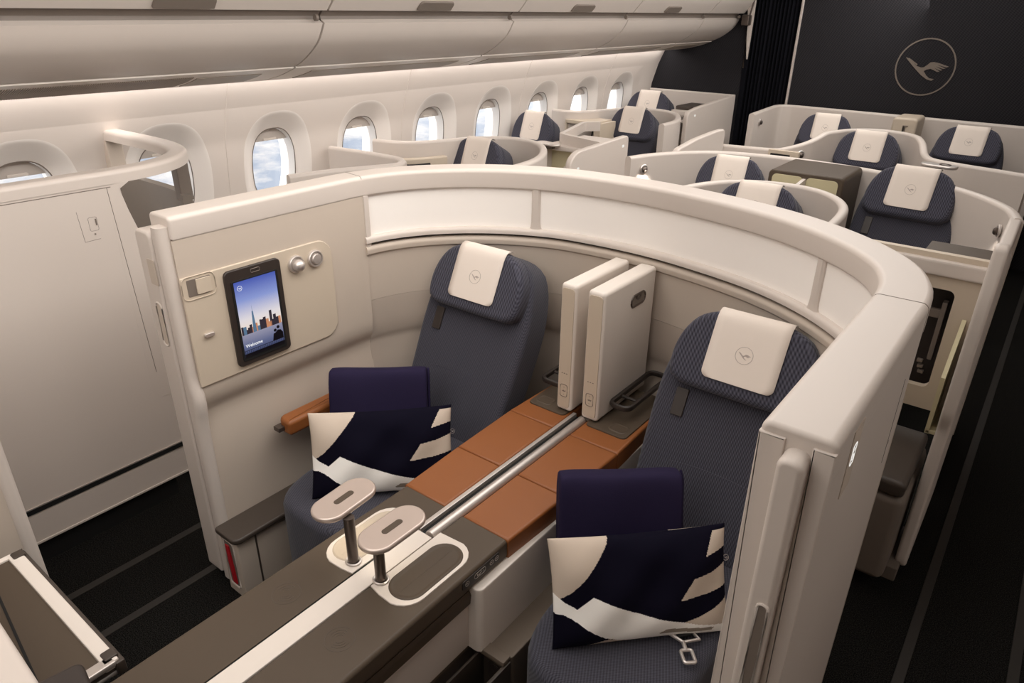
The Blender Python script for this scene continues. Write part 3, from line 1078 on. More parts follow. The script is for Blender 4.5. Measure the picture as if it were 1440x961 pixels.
def make_seat():
    s = thing('cabin_seat')
    # back: outline ccw
    M = back_frame(-0.125)
    half = [(0.245, -0.06), (0.255, 0.10), (0.262, 0.25), (0.265, 0.40), (0.258, 0.50), (0.235, 0.60), (0.195, 0.675), (0.13, 0.712), (0.05, 0.722)]
    ol = half + [(-x, y) for x, y in half[::-1]]
    ol = smooth_poly(ol, 0.03)
    bm = bmesh.new()
    slab(bm, ol, M, 0.128, 0.026, 4)
    tuckM = back_frame(0.003)
    back = finish(bm, 'backrest', BLUE, s, smooth=60)
    bm = bmesh.new()
    tube(bm, [tuckM @ Vector((x, 0.205 - 0.5 * x * x, -0.001)) for x in [-0.15 + 0.3 * k / 12 for k in range(13)]], 0.0022, 6)
    finish(bm, 'back_seam', BLUE, back)
    # headrest
    hh = [(0.10, 0.455), (0.185, 0.459), (0.219, 0.478), (0.231, 0.525), (0.228, 0.585), (0.208, 0.645), (0.168, 0.695), (0.10, 0.722), (0.03, 0.727)]
    hl = smooth_poly(hh + [(-x, y) for x, y in hh[::-1]], 0.02)
    bm = bmesh.new()
    slab(bm, hl, back_frame(0.000), 0.060, 0.024, 5)
    finish(bm, 'headrest', BLUEH, s, smooth=60)
    # antimacassar
    WF = 0.0625
    prof = [(0.502, WF), (0.53, WF), (0.57, WF), (0.61, WF), (0.65, WF), (0.685, WF), (0.703, WF - 0.002), (0.718, WF - 0.008), (0.729, WF - 0.019), (0.733, WF - 0.035), (0.732, WF - 0.055)]
    # soft corners at the lower edge
    rr_ = 0.022
    rows = []
    lows = [(0.502 + rr_ * (1 - cos(a * pi / 12)), WF, 0.115 - rr_ * (1 - sin(a * pi / 12))) for a in range(0, 7)]
    for v, w, hw in lows:
        rows.append((v, w, hw))
    for v, w in prof:
        if v > 0.502 + rr_ + 0.001:
            rows.append((v, w, 0.115))
    MB_ = back_frame(0)
    bm = bmesh.new()
    g = [[bm.verts.new(MB_ @ Vector((hw * k / 4, v, w + 0.0024))) for k in range(-4, 5)] for v, w, hw in rows]
    for a, b in zip(g, g[1:]):
        for j in range(8):
            bm.faces.new((a[j], a[j + 1], b[j + 1], b[j]))
    cl = finish(bm, 'antimacassar', CLOTH, s, smooth=60)
    sm = cl.modifiers.new('solid', 'SOLIDIFY')
    sm.thickness = 0.0016
    sm.offset = 0
    bm = bmesh.new()
    emblem(bm, MB_ @ Matrix.Translation((0.0, 0.600, WF + 0.003)), 0.027, 0.0008, 0.05)
    finish(bm, 'woven_emblem', GREY, cl)
    # leather tag
    bm = bmesh.new()
    slab(bm, rrect(0.042, 0.096, 0.004, 3, -0.172, 0.392), back_frame(0.002), 0.008, 0.002)
    finish(bm, 'leather_tag', DARK, s)
    # cushion: rounded front
    bm = bmesh.new()
    a = 0.215
    plan = [(0.225, 0.02), (0.232, -0.20), (0.230, -0.42), (0.215, -0.56), (0.175, -0.655), (0.10, -0.70), (-0.10, -0.70), (-0.175, -0.655), (-0.215, -0.56), (-0.230, -0.42), (-0.232, -0.20), (-0.225, 0.02)]
    pl = [(p.x, p.y) for p in catmull(plan, 0.03)][::-1]
    slab(bm, pl, Matrix.Translation((0, 0, 0.14)), 0.31, 0.035, 5)
    finish(bm, 'seat_cushion', BLUE, s, smooth=60)
    bm = bmesh.new()
    box2(bm, (-0.21, -0.60, 0.0), (0.21, 0.24, 0.16), 0.01)
    finish(bm, 'seat_base', TAUPED, s)
    return s


def place_seat(s, x, y, z, sc_=1.0, rz=0.0):
    """put the top front edge of the head cloth at x,y,z"""
    ly = 0.700 * sin(BA) - 0.0625 * cos(BA)
    s.scale = (sc_, sc_, z / 1.165)
    s.rotation_euler = (0, 0, rz)
    s.location = (x + sin(rz) * ly * sc_, y - cos(rz) * ly * sc_, 0)


seat0 = make_seat()
place_seat(seat0, -1.70, 2.005, 1.14)
tag(seat0, 'navy woven seat of the front double suite, left of the white dividers', 'seat', 'navy cabin seats')
seat1 = copy_tree(seat0)
place_seat(seat1, -0.61, 2.0, 1.14)
tag(seat1, 'navy woven seat of the front double suite, right of the white dividers', 'seat', 'navy cabin seats')

# ---- pillows and blankets
PIL_D, PIL_T, PIL_W = mat('pillow_navy', srgb(13, 11, 26), 0.85, spec=0.08, noise=0.05), mat('pillow_tan', srgb(200, 184, 168), 0.8, noise=0.02), mat('pillow_white', srgb(255, 251, 245), 0.8, noise=0.01)
PIL_G = mat('pillow_grey', srgb(150, 138, 124), 0.8, noise=0.02)


def inside(p, pg):
    c = False
    n = len(pg)
    for i in range(n):
        x0, y0 = pg[i]
        x1, y1 = pg[(i + 1) % n]
        if (y0 > p[1]) != (y1 > p[1]) and p[0] < (x1 - x0) * (p[1] - y0) / (y1 - y0) + x0:
            c = not c
    return c


# pattern in 0..1 pillow coordinates (u to the right, v up)
PT_TAN = [[(-0.01, 1.01), (0.33, 1.01), (0.31, 0.95), (0.24, 0.80), (0.16, 0.65), (0.09, 0.54), (0.03, 0.475), (-0.01, 0.50)],
          [(0.915, 0.96), (1.01, 0.965), (1.01, 0.81), (0.855, 0.765)],
          [(0.78, 0.59), (0.90, 0.62), (1.01, 0.67), (1.01, 0.47), (0.86, 0.42), (0.695, 0.39)],
          [(0.69, 0.155), (0.80, 0.205), (0.90, 0.27), (1.01, 0.36), (1.01, 0.07), (0.85, 0.08)],
          [(0.14, -0.01), (0.30, 0.06), (0.45, 0.015), (0.42, -0.01)]]
PT_WHITE = [[(-0.01, 0.53), (0.05, 0.45), (0.122, 0.385), (0.207, 0.50), (0.30, 0.43), (0.42, 0.335), (0.54, 0.26), (0.65, 0.20), (0.80, 0.13), (1.01, 0.085), (1.01, -0.01), (0.57, -0.01),
             (0.45, 0.01), (0.36, 0.035), (0.28, 0.08), (0.22, 0.145), (0.16, 0.215), (0.10, 0.29), (0.05, 0.33), (-0.01, 0.34)]]
PT_GREY = [[(0.62, 0.115), (0.90, 0.085), (0.88, 0.05), (0.57, 0.065)]]


def make_pillow():
    N, Mr = 176, 132
    W_, H_, T_ = 0.500, 0.302, 0.060
    bm = bmesh.new()
    for side in (1, -1):
        g = []
        for i in range(Mr + 1):
            row = []
            for j in range(N + 1):
                u, v = j / N, i / Mr
                a, b = 2 * u - 1, 2 * v - 1
                bul = max(0, (1 - abs(a) ** 2.6)) ** 0.55 * max(0, (1 - abs(b) ** 2.6)) ** 0.55
                pin = 1 - 0.035 * (1 - b * b)
                pin2 = 1 - 0.05 * (1 - a * a)
                wr = 0.006 * sin(9 * u + 5 * v) * sin(4 * v + 2) + 0.004 * sin(17 * u - 9 * v)
                row.append(bm.verts.new((a * W_ / 2 * pin, side * (T_ * bul + wr * bul * 1.3), b * H_ / 2 * pin2)))
            g.append(row)
        for i in range(Mr):
            for j in range(N):
                f = bm.faces.new((g[i][j], g[i][j + 1], g[i + 1][j + 1], g[i + 1][j]))
                p = ((j + 0.5) / N, (i + 0.5) / Mr)
                if side == 1:
                    p = (1 - p[0], p[1])
                mi = 0
                for k, lst in ((1, PT_TAN), (2, PT_WHITE), (3, PT_GREY)):
                    if any(inside(p, q) for q in lst):
                        mi = k
                f.material_index = mi
    bmesh.ops.remove_doubles(bm, verts=bm.verts[:], dist=1e-5)
    o = finish(bm, 'pillow', [PIL_D, PIL_T, PIL_W, PIL_G], None, smooth=80)
    return o


def place_pillow(o, dx):
    # yawed to the front right, leaning back
    c = Vector((-0.598 + dx, 1.358, 0.583))
    yaw = radians(46)
    lean = radians(24)
    R = Matrix.Rotation(yaw, 4, 'Z') @ Matrix.Rotation(-lean, 4, 'X') @ Matrix.Rotation(radians(0), 4, 'Y')
    o.matrix_world = Matrix.Translation(c) @ R


pil0 = make_pillow()
place_pillow(pil0, 0)
tag(pil0, 'navy pillow with tan and white shapes standing on the right front seat', 'pillow', 'patterned pillows')
pil1 = pil0.copy()
COL.objects.link(pil1)
place_pillow(pil1, -1.022)
tag(pil1, 'navy pillow with tan and white shapes on the left front seat, beside the orange armrest', 'pillow', 'patterned pillows')
bm = bmesh.new()
emblem(bm, frame((0, 0, 0), (1, 0, 0), (0, 0, 1)), 0.008, 0.002, 0.12)
for pp in (pil0, pil1):
    b2 = bm.copy()
    bmesh.ops.transform(b2, matrix=Matrix.Translation((0.249, 0, 0.055)), verts=b2.verts[:])
    e_ = finish(b2, 'zip_charm', CHROME, pp)
bm.free()


def make_blanket():
    """folded blanket: a flat folded block, rounded at the fold on top"""
    bm = bmesh.new()
    W_, H_, T_ = 0.370, 0.33, 0.105
    N = 40
    nz = 26
    rings = []
    for j in range(N + 1):
        a = -1 + 2 * j / N
        ring = []
        prof = []
        for k in range(nz):
            th = 2 * pi * k / nz
            x_, y_ = sup(T_ / 2, H_ / 2, 4.5, th)
            prof.append((x_, y_))
        e = 1.0 - 0.10 * abs(a) ** 10
        for x_, y_ in prof:
            wv = 0.004 * sin(3 * a + 9 * y_) + 0.002 * sin(5 * a - 12 * y_)
            sag = -0.012 * (1 - a * a) * (1 if y_ > 0 else 0)
            ring.append((a * W_ / 2, x_ * e + wv, y_ * (1 - 0.04 * abs(a) ** 8) + sag * 0.6))
        rings.append(ring)
    loft(bm, rings)
    o = finish(bm, 'blanket', NAVY, None, smooth=70, sub=1)
    return o


def place_blanket(o, dx):
    c = Vector((-0.762 + dx, 1.520, 0.612))
    o.matrix_world = Matrix.Translation(c) @ Matrix.Rotation(radians(41), 4, 'Z') @ Matrix.Rotation(radians(-16), 4, 'X')


bl0 = make_blanket()
place_blanket(bl0, 0)
tag(bl0, 'dark navy folded blanket behind the pillow on the right front seat', 'blanket', 'folded navy blankets')
bl1 = bl0.copy()
COL.objects.link(bl1)
place_blanket(bl1, -1.045)
tag(bl1, 'dark navy folded blanket behind the pillow on the left front seat', 'blanket', 'folded navy blankets')
# line of the folds on each blanket's right end
for bb in (bl0, bl1):
    bm = bmesh.new()
    tube(bm, [(0.188, -0.018, -0.16), (0.1885, -0.018, 0.0), (0.188, -0.016, 0.13), (0.186, 0.0, 0.155), (0.1875, 0.014, 0.13), (0.188, 0.016, 0.0), (0.188, 0.016, -0.16)], 0.004, 6)
    finish(bm, 'fold_edge', NAVY, bb)

# ---- seat belt on the right seat
sbt = thing('seat_belt', (-0.45, 1.40, 0.45), label='silver seat belt buckle lying on the right front seat below the pillow', cat='seat belt')
SO = Matrix.Translation((0.45, -1.40, -0.45))
bm = bmesh.new()
Mb = Matrix.Translation((-0.445, 1.352, 0.452)) @ Matrix.Rotation(radians(-48), 4, 'Z')
P = rrect(0.040, 0.030, 0.006, 4, 0.026, 0)
tube(bm, [Mb @ Vector((p[0], p[1], 0.006)) for p in P], 0.005, 8, closed=True)
tube(bm, [Mb @ Vector(q) for q in ((0.008, 0, 0.006), (-0.018, 0, 0.008))], 0.006, 8)
tube(bm, [Mb @ Vector(q) for q in ((-0.05, -0.030, 0.008), (-0.018, 0.0, 0.008), (-0.025, 0.046, 0.008), (-0.062, 0.030, 0.008))], 0.005, 8)
cfin(bm, 'buckle', CHROME, sbt, SO)
bm = bmesh.new()
tube(bm, [Mb @ Vector(q) for q in ((-0.035, 0.01, 0.010), (-0.075, 0.005, 0.012), (-0.15, 0.0, 0.006))], 0.022, 8, flat=0.12)
cfin(bm, 'strap', BLACK, sbt, SO)
bm = bmesh.new()
P = rrect(0.05, 0.035, 0.012, 4)
Mt = frame((-0.355, 1.62, 0.50), (0.3, 0.9, 0.1), (0, 0, 1))
tube(bm, [Mt @ Vector((p[0], p[1], 0)) for p in P], 0.005, 8, closed=True)
cfin(bm, 'tongue', CHROME, sbt, SO)

# ================================================================== CENTRE CONSOLE between the two front seats
ZC = 0.64
con = thing('centre_console', (CX, 1.0, 0), label='long taupe console with orange padded end and bright middle strip between the front seats', cat='console')
KO = Matrix.Translation((-CX, -1.0, 0))


def kfin(bm, nm, m, parent=None, smooth=40):
    return cfin(bm, nm, m, con if parent is None else parent, KO, smooth)


bm = bmesh.new()
box2(bm, (-1.330, -0.60, 0.0), (-0.980, 2.255, 0.600), 0.01)
kfin(bm, 'console_body', GREYM)
# taupe table tops either side of the strip, with rounded aprons
for sx in (-1, 1):
    xi, xo = CX + sx * 0.036, CX + sx * 0.205
    ring = [(xi, 0.600), (xi, ZC)] + [(xo - sx * 0.012 + sx * 0.012 * sin(radians(a)), ZC - 0.012 + 0.012 * cos(radians(a))) for a in (0, 30, 60, 90)] + [(xo, 0.588), (xo - sx * 0.012, 0.565), (xo - sx * 0.025, 0.562)]
    bm = bmesh.new()
    loft(bm, [[(x, y, z) for x, z in ring] for y in (-0.60, 1.219)])
    kfin(bm, 'table_top', TAUPE)
    ring = [(CX + sx * 0.10, 0.565), (xo - sx * 0.012, 0.562), (xo - sx * 0.006, 0.548), (xo - sx * 0.010, 0.515), (xo - sx * 0.030, 0.500), (CX + sx * 0.10, 0.500)]
    bm = bmesh.new()
    loft(bm, [[(x, y, z) for x, z in ring] for y in (-0.60, 1.12)])
    kfin(bm, 'apron', TAUPED if sx < 0 else TAUPE)
    bm = bmesh.new()
    box2(bm, (CX + sx * 0.15, -0.60, 0.345), (xo - sx * 0.018, 1.10, 0.502), 0.008)
    kfin(bm, 'side_panel', SHELL)
    # pale housing below the orange pads
    bm = bmesh.new()
    slab(bm, rrect(0.215, 0.97, 0.02, 4, CX + sx * 0.123, 1.555), Matrix.Translation((0, 0, 0.345)), 0.232, 0.008, 2)
    kfin(bm, 'side_housing', WHITEM)
    # orange pads, three to a side
    for y0, y1, x0, x1 in ((1.2215, 1.4865, 0.208, 0.222), (1.4885, 1.789, 0.222, 0.232), (1.791, 2.10, 0.232, 0.222)):
        bm = bmesh.new()
        q = [(CX + sx * 0.036, y0), (CX + sx * x0, y0), (CX + sx * x1, y1), (CX + sx * 0.036, y1)]
        if sx < 0:
            q = q[::-1]
        # round the corners a little
        slab(bm, q, Matrix.Translation((0, 0, 0.572)), ZC - 0.572 + 0.002, 0.010, 3)
        kfin(bm, 'leather_pad', ORANGE)
# bright middle strip over the table, and the metal rail over the pads
bm = bmesh.new()
box2(bm, (CX - 0.030, -0.60, 0.60), (CX + 0.033, 1.095, ZC + 0.004), 0.004)
mid = kfin(bm, 'middle_strip', WHITEM)
bm = bmesh.new()
box2(bm, (CX - 0.0335, -0.60, 0.60), (CX - 0.030, 1.10, ZC + 0.001))
kfin(bm, 'strip_gap', BLACK)
bm = bmesh.new()
tube(bm, [(CX + 0.018, 1.10, ZC - 0.004), (CX + 0.018, 1.90, ZC - 0.004)], 0.017, 16)
box2(bm, (CX - 0.033, 1.10, 0.61), (CX - 0.018, 1.92, ZC + 0.004), 0.002)
kfin(bm, 'metal_rail', CHROME)
bm = bmesh.new()
box2(bm, (CX - 0.018, 1.09, 0.60), (CX + 0.036, 1.92, ZC - 0.010))
kfin(bm, 'rail_channel', BLACK)
# cup plates with their oval wells, cocktail trays on stems
for sx in (-1, 1):
    ycc = 0.995
    if sx > 0:
        ol = [(CX + 0.036, 0.862), (CX + 0.075, 0.855)] + [(CX + 0.108 + 0.066 * cos(radians(a)), 0.918 + 0.066 * sin(radians(a))) for a in range(-80, 1, 16)] + \
             [(CX + 0.108 + 0.066 * cos(radians(a)), 1.066 + 0.066 * sin(radians(a))) for a in range(0, 81, 16)] + [(CX + 0.036, 1.125)]
    else:
        ol = [(CX - 0.036, 1.125)] + [(CX - 0.108 - 0.066 * cos(radians(a)), 1.066 + 0.066 * sin(radians(a))) for a in range(80, -1, -16)] + \
             [(CX - 0.108 - 0.066 * cos(radians(a)), 0.918 + 0.066 * sin(radians(a))) for a in range(0, -81, -16)] + [(CX - 0.075, 0.855), (CX - 0.036, 0.862)]
    bm = bmesh.new()
    slab(bm, ol, Matrix.Translation((0, 0, ZC - 0.002)), 0.006, 0.002, 2)
    pl = kfin(bm, 'cup_plate', WHITEM)
    # sunk well: a dish standing in the plate with a rolled rim
    bm = bmesh.new()
    o1 = rrect(0.100, 0.232, 0.0495, 8, CX + sx * 0.112, 0.992)
    rings = []
    for ins, z in ((-0.003, 0.0041), (0.0, 0.0065), (0.003, 0.0068), (0.006, 0.0055), (0.010, 0.0045), (0.014, 0.0043)):
        rings.append([(p[0], p[1], ZC + z) for p in inset(o1, ins)])
    loft(bm, rings)
    kfin(bm, 'cup_well', TAUPE if sx > 0 else CREAM, pl)
    # stem and oval tray
    xs = CX + sx * 0.05 - (0.012 if sx < 0 else 0.012)
    xs = -1.222 if sx < 0 else -1.113
    bm = bmesh.new()
    tube(bm, [(xs, 0.893, ZC), (xs, 0.893, 0.795)], 0.0145, 20)
    st_ = kfin(bm, 'tray_stem', CHROMED)
    bm = bmesh.new()
    P = [(xs + 0.020 * cos(a), 0.893 + 0.018 * sin(a), ZC + 0.006) for a in [2 * pi * k / 24 for k in range(24)]]
    tube(bm, P, 0.004, 8, closed=True)
    kfin(bm, 'stem_collar', CHROME, st_)
    xt = -1.277 if sx < 0 else -1.090
    Mt = Matrix.Translation((xt, 0.925, 0.796)) @ Matrix.Rotation(radians(4 if sx < 0 else 0), 4, 'Z')
    bm = bmesh.new()
    slab(bm, rrect(0.100, 0.198, 0.0495, 10), Mt, 0.016, 0.006, 4, both=True)
    tr = kfin(bm, 'cocktail_tray', TRAYM, None, 60)
    bm = bmesh.new()
    slab(bm, rrect(0.019, 0.066, 0.0094, 6), Mt @ Matrix.Translation((0, 0, 0.0158)), 0.001, 0.0003, 1)
    kfin(bm, 'tray_slot', TAUPE, tr)
for xt_, yt_, pw_ in ((-1.285, 0.935, 0.55), (-1.09, 0.94, 0.25)):
    lamp_spot = bpy.data.lights.new('tray_lamp', 'SPOT')
    lamp_spot.energy = pw_
    lamp_spot.color = (1.0, 0.90, 0.72)
    lamp_spot.spot_size = radians(120)
    lamp_spot.spot_blend = 0.9
    lamp_spot.shadow_soft_size = 0.02
    lo_ = bpy.data.objects.new('tray_lamp', lamp_spot)
    COL.objects.link(lo_)
    lo_.location = (xt_, yt_, 0.790)
# wireless charging marks
MARK = mat('charging_mark', srgb(80, 70, 60), 0.35)
for x, y in ((-1.270, 0.712), (-1.050, 0.703)):
    bm = bmesh.new()
    M = Matrix.Translation((x, y, ZC - 0.0004)) @ Matrix.Rotation(radians(-35), 4, 'Z')
    ring2d(bm, 0.036, 0.0016, M, 0.0008, 40)
    for r in (0.012, 0.019, 0.026):
        for s in (0, pi):
            tube(bm, [M @ Vector((r * cos(s + radians(a)), r * sin(s + radians(a)), 0.0004)) for a in range(-50, 51, 10)], 0.0007, 4)
    kfin(bm, 'charging_mark', MARK)
# seat control keys on the right apron
bm = bmesh.new()
MK = frame((CX + 0.2055, 0, 0), (0, 1, 0), (0, 0, 1))
slab(bm, rrect(0.155, 0.030, 0.008, 4, 1.105, 0.614), MK, 0.002, 0.0006, 1)
kp = kfin(bm, 'keypad', DARK)
bm = bmesh.new()
MK2 = MK @ Matrix.Translation((0, 0, 0.002))
for y in (1.046, 1.148, 1.170):
    ring2d(bm, 0.0075, 0.0012, MK2 @ Matrix.Translation((y, 0.614, 0)), 0.0004, 20)
    poly(bm, [(y - 0.003, 0.6135), (y + 0.003, 0.6135), (y + 0.003, 0.6148), (y - 0.003, 0.6148)], MK2, 0.0004)
P = rrect(0.046, 0.017, 0.008, 5, 1.098, 0.614)
tube(bm, [MK2 @ Vector((p[0], p[1], 0.0003)) for p in P], 0.0006, 4, closed=True)
poly(bm, [(1.086, 0.610), (1.090, 0.610), (1.090, 0.617), (1.086, 0.617)], MK2, 0.0004)
poly(bm, [(1.092, 0.6095), (1.104, 0.6175), (1.106, 0.6155), (1.094, 0.6075)], MK2, 0.0004)
poly(bm, [(1.108, 0.612), (1.113, 0.616), (1.113, 0.6135)], MK2, 0.0004)
kfin(bm, 'key_marks', SHELL, kp)
# ledge and open stowage bin low on the right
LEDGEM = mat('ledge_laminate', srgb(108, 95, 82), 0.5, noise=0.02)
bm = bmesh.new()
slab(bm, rrect(0.155, 0.85, 0.02, 4, -0.923, 1.53), Matrix.Translation((0, 0, 0.0)), 0.345, 0.008, 2)
kfin(bm, 'ledge', LEDGEM)
bm = bmesh.new()
for a, b in (((-0.995, 0.30, 0.10), (-0.982, 1.11, 0.345)), ((-0.858, 0.30, 0.10), (-0.846, 1.11, 0.335)), ((-0.99, 1.098, 0.10), (-0.85, 1.112, 0.345)), ((-0.99, 0.3, 0.08), (-0.85, 1.11, 0.10))):
    box2(bm, a, b, 0.003)
sb_ = kfin(bm, 'stowage_bin', TAUPED)
bm = bmesh.new()
box2(bm, (-1.004, 0.30, 0.330), (-0.972, 1.116, 0.352), 0.006)
box2(bm, (-1.004, 1.080, 0.330), (-0.850, 1.116, 0.352), 0.006)
kfin(bm, 'bin_rim', LEDGEM, sb_)
bm = bmesh.new()
box2(bm, (-0.945, 0.30, 0.10), (-0.937, 1.098, 0.335), 0.002)
kfin(bm, 'bin_divider', TAUPED, sb_)
bm = bmesh.new()
MU = frame((0, 1.0975, 0), (1, 0, 0), (0, 0, 1))
slab(bm, rrect(0.052, 0.062, 0.006, 3, -0.892, 0.270), MU, 0.003, 0.001, 2)
box2(bm, (-0.900, 1.092, 0.292), (-0.884, 1.096, 0.297))
for dx, dz in ((-0.007, 0.272), (0.007, 0.272), (0, 0.262), (0, 0.252)):
    lathe(bm, [(0.003, 0), (0.003, 0.002), (0, 0.002)], MU @ Matrix.Translation((-0.892 + dx, dz, 0.003)), 8)
kfin(bm, 'power_socket', DARK, sb_)
# brown trays with cup dents and raised bracket rails beside the dividers
for sx in (-1, 1):
    bm = bmesh.new()
    q = rrect(0.165, 0.345, [0.02, 0.02, 0.02, 0.02], 5, CX + sx * 0.128, 2.045)
    slab(bm, q, Matrix.Translation((0, 0, 0.600)), ZC - 0.600 + 0.008, 0.004, 2)
    tb = kfin(bm, 'divider_tray', TAUPE)
    bm = bmesh.new()
    o1 = rrect(0.066, 0.052, 0.016, 5, CX + sx * 0.160, 1.922)
    rings = [[(p[0], p[1], ZC + 0.008 + z) for p in inset(o1, i_)] for i_, z in ((-0.003, 0.0), (0.0, 0.0025), (0.003, 0.0025), (0.006, 0.0008), (0.01, 0.0006))]
    loft(bm, rings)
    kfin(bm, 'tray_dent', TAUPE, tb)
    bm = bmesh.new()
    xa, xb = (CX + 0.090, CX + 0.166) if sx > 0 else (CX - 0.112, CX - 0.215)
    P = [(p[0], p[1], 0.705) for p in rrect(abs(xb - xa), 0.32, 0.026, 5, (xa + xb) / 2, 2.125)]
    ring = []
    tube(bm, P, 0.009, 8, closed=True, flat=1.3)
    tube(bm, [(xa, 2.045, 0.705), (xb, 2.045, 0.705)], 0.006, 6)
    for yy in (2.23,):
        tube(bm, [(xb, yy, 0.645), (xb, yy, 0.705)], 0.007, 8)
    kfin(bm, 'bracket_rail', DARK, tb)

# ---- the two white upright dividers
for nm, x0, x1, lab in (('l', -1.252, -1.186, 'white upright divider box on the console, nearer the left seat'), ('r', -1.143, -1.073, 'white upright divider box with oval finger hole, nearer the right seat')):
    y0, y1, z0, z1 = 1.895, 2.262, 0.652, 1.152
    t = thing('privacy_divider', ((x0 + x1) / 2, y0, z0), label=lab, cat='divider', group='white upright dividers')
    DO = Matrix.Translation((-(x0 + x1) / 2, -y0, -z0))
    bm = bmesh.new()
    slab(bm, rrect(x1 - x0, y1 - y0, 0.014, 5, (x0 + x1) / 2, (y0 + y1) / 2), Matrix.Translation((0, 0, z0)), z1 - z0, 0.014, 4, both=True)
    cfin(bm, 'divider_body', WHITEM, t, DO, 50)
    MFr = frame((0, y0 + 0.001, 0), (1, 0, 0), (0, 0, 1))
    bm = bmesh.new()
    slab(bm, rrect(x1 - x0 - 0.016, z1 - z0 - 0.030, 0.012, 5, (x0 + x1) / 2, (z0 + z1) / 2), MFr, 0.003, 0.0012, 2)
    fp = cfin(bm, 'front_plate', CREAM, t, DO)
    bm = bmesh.new()
    P = rrect(0.030, 0.050, 0.008, 4, (x0 + x1) / 2, z0 + 0.085)
    tube(bm, [MFr @ Vector((p[0], p[1], 0.003)) for p in P], 0.0014, 5, closed=True)
    MG = MFr @ Matrix.Translation(((x0 + x1) / 2, z0 + 0.085, 0.003))
    poly(bm, [(-0.008, -0.002), (0.0, 0.003), (0.002, -0.001), (0.008, 0.003), (0.008, -0.003), (-0.002, -0.004)], MG, 0.0005)
    for dy in (0.014, -0.015):
        poly(bm, [(-0.003, dy - 0.0007), (0.003, dy - 0.0007), (0.003, dy + 0.0007), (-0.003, dy + 0.0007)], MG, 0.0005)
    for dx in (-0.010, 0.0, 0.010):
        poly(bm, [(dx - 0.0025, 0.070), (dx + 0.0025, 0.070), (dx + 0.0025, 0.073), (dx - 0.0025, 0.073)], MG, 0.0005)
    cfin(bm, 'button', GREYM, t, DO)
    if nm == 'r':
        MH = frame((x1, 0, 0), (0, 1, 0), (0, 0, 1))
        bm = bmesh.new()
        P = rrect(0.100, 0.042, 0.020, 7, 2.130, 1.062)
        tube(bm, [MH @ Vector((p[0], p[1], 0.0)) for p in P], 0.0045, 8, closed=True)
        hr = cfin(bm, 'finger_hole_rim', CHROMED, t, DO)
        bm = bmesh.new()
        slab(bm, rrect(0.096, 0.038, 0.018, 7, 2.130, 1.062), MH, 0.0012, 0.0003, 1)
        cfin(bm, 'finger_hole', GREYM, t, DO)
        bm = bmesh.new()
        slab(bm, [(2.112, 1.080), (2.112, 1.070), (2.124, 1.062), (2.140, 1.062), (2.150, 1.070), (2.150, 1.080), (2.142, 1.080), (2.136, 1.070), (2.126, 1.070), (2.120, 1.080)], MH, 0.004, 0.0008, 1)
        cfin(bm, 'hole_latch', CHROMED, t, DO)

# ================================================================== FRONT OF THE SUITE: partition, pull-out table, screen surround
fp_ = thing('front_partition', (-2.1, 0.0, 0), label='beige front side wall of the suite with a pale rounded edge strip, at the picture edge', cat='partition')
FO = Matrix.Translation((2.1, 0, 0))
bm = bmesh.new()
box2(bm, (-2.165, -1.2, 0.02), (-2.065, 0.385, 1.43), 0.01)
cfin(bm, 'partition_panel', INNER, fp_, FO)
bm = bmesh.new()
slab(bm, rrect(0.110, 0.040, 0.016, 5, -2.115, 0.395), Matrix.Translation((0, 0, 0.02)), 1.41, 0.012)
cfin(bm, 'edge_strip', SHELL, fp_, FO)
bm = bmesh.new()
box2(bm, (-2.066, -1.2, 0.575), (-2.0635, 0.375, 0.579))
cfin(bm, 'panel_seam', TAUPED, fp_, FO)

tbl = thing('pull_out_table', (-1.69, 0.1, 0), label='brown pull-out table with pale metal rim at the lower left of the suite', cat='table')
TO = Matrix.Translation((1.69, -0.1, 0))
bm = bmesh.new()
box2(bm, (-1.955, -0.30, 0.630), (-1.412, 0.345, 0.640), 0.003)
cfin(bm, 'table_leaf', TAUPE, tbl, TO)
bm = bmesh.new()
box2(bm, (-1.960, 0.318, 0.622), (-1.400, 0.352, 0.646), 0.005)
box2(bm, (-1.972, -0.30, 0.622), (-1.952, 0.335, 0.646), 0.005)
cfin(bm, 'table_rim', WHITEM, tbl, TO)
bm = bmesh.new()
box2(bm, (-1.425, -0.30, 0.630), (-1.395, 0.345, 0.646), 0.005)
box2(bm, (-1.425, -0.30, 0.604), (-1.398, 0.345, 0.614), 0.004)
cfin(bm, 'table_rim', CHROME, tbl, TO)
bm = bmesh.new()
box2(bm, (-1.972, 0.340, 0.600), (-1.392, 0.362, 0.640), 0.006)
box2(bm, (-1.415, -0.30, 0.612), (-1.402, 0.345, 0.632))
for x in (-1.950, -1.425):
    box2(bm, (x - 0.016, 0.326, 0.635), (x + 0.016, 0.356, 0.650), 0.005)
cfin(bm, 'table_edge', TAUPED, tbl, TO)
bm = bmesh.new()
box2(bm, (-1.96, -0.6, 0.0), (-1.45, -0.02, 0.600), 0.01)
cfin(bm, 'table_pedestal', TAUPED, tbl, TO)
bm = bmesh.new()
MQ = frame((-1.62, 0.115, 0.6405), (-0.42, 0.91, 0), (-0.91, -0.42, 0))
loft(bm, [[(x_, y_ - 0.003, 0.638), (x_, y_ + 0.003, 0.638), (x_, y_ + 0.003, 0.6412), (x_, y_ - 0.003, 0.6412)] for x_, y_ in ((-1.95, 0.268), (-1.43, 0.204))])
cfin(bm, 'table_fold', BLACK, tbl, TO)
scn = thing('screen_console', (-1.55, -0.3, 0), label='pale screen housing with dark corner grip in front of the pull-out table, bottom left corner', cat='screen housing')
NO = Matrix.Translation((1.55, 0.3, 0))
bm = bmesh.new()
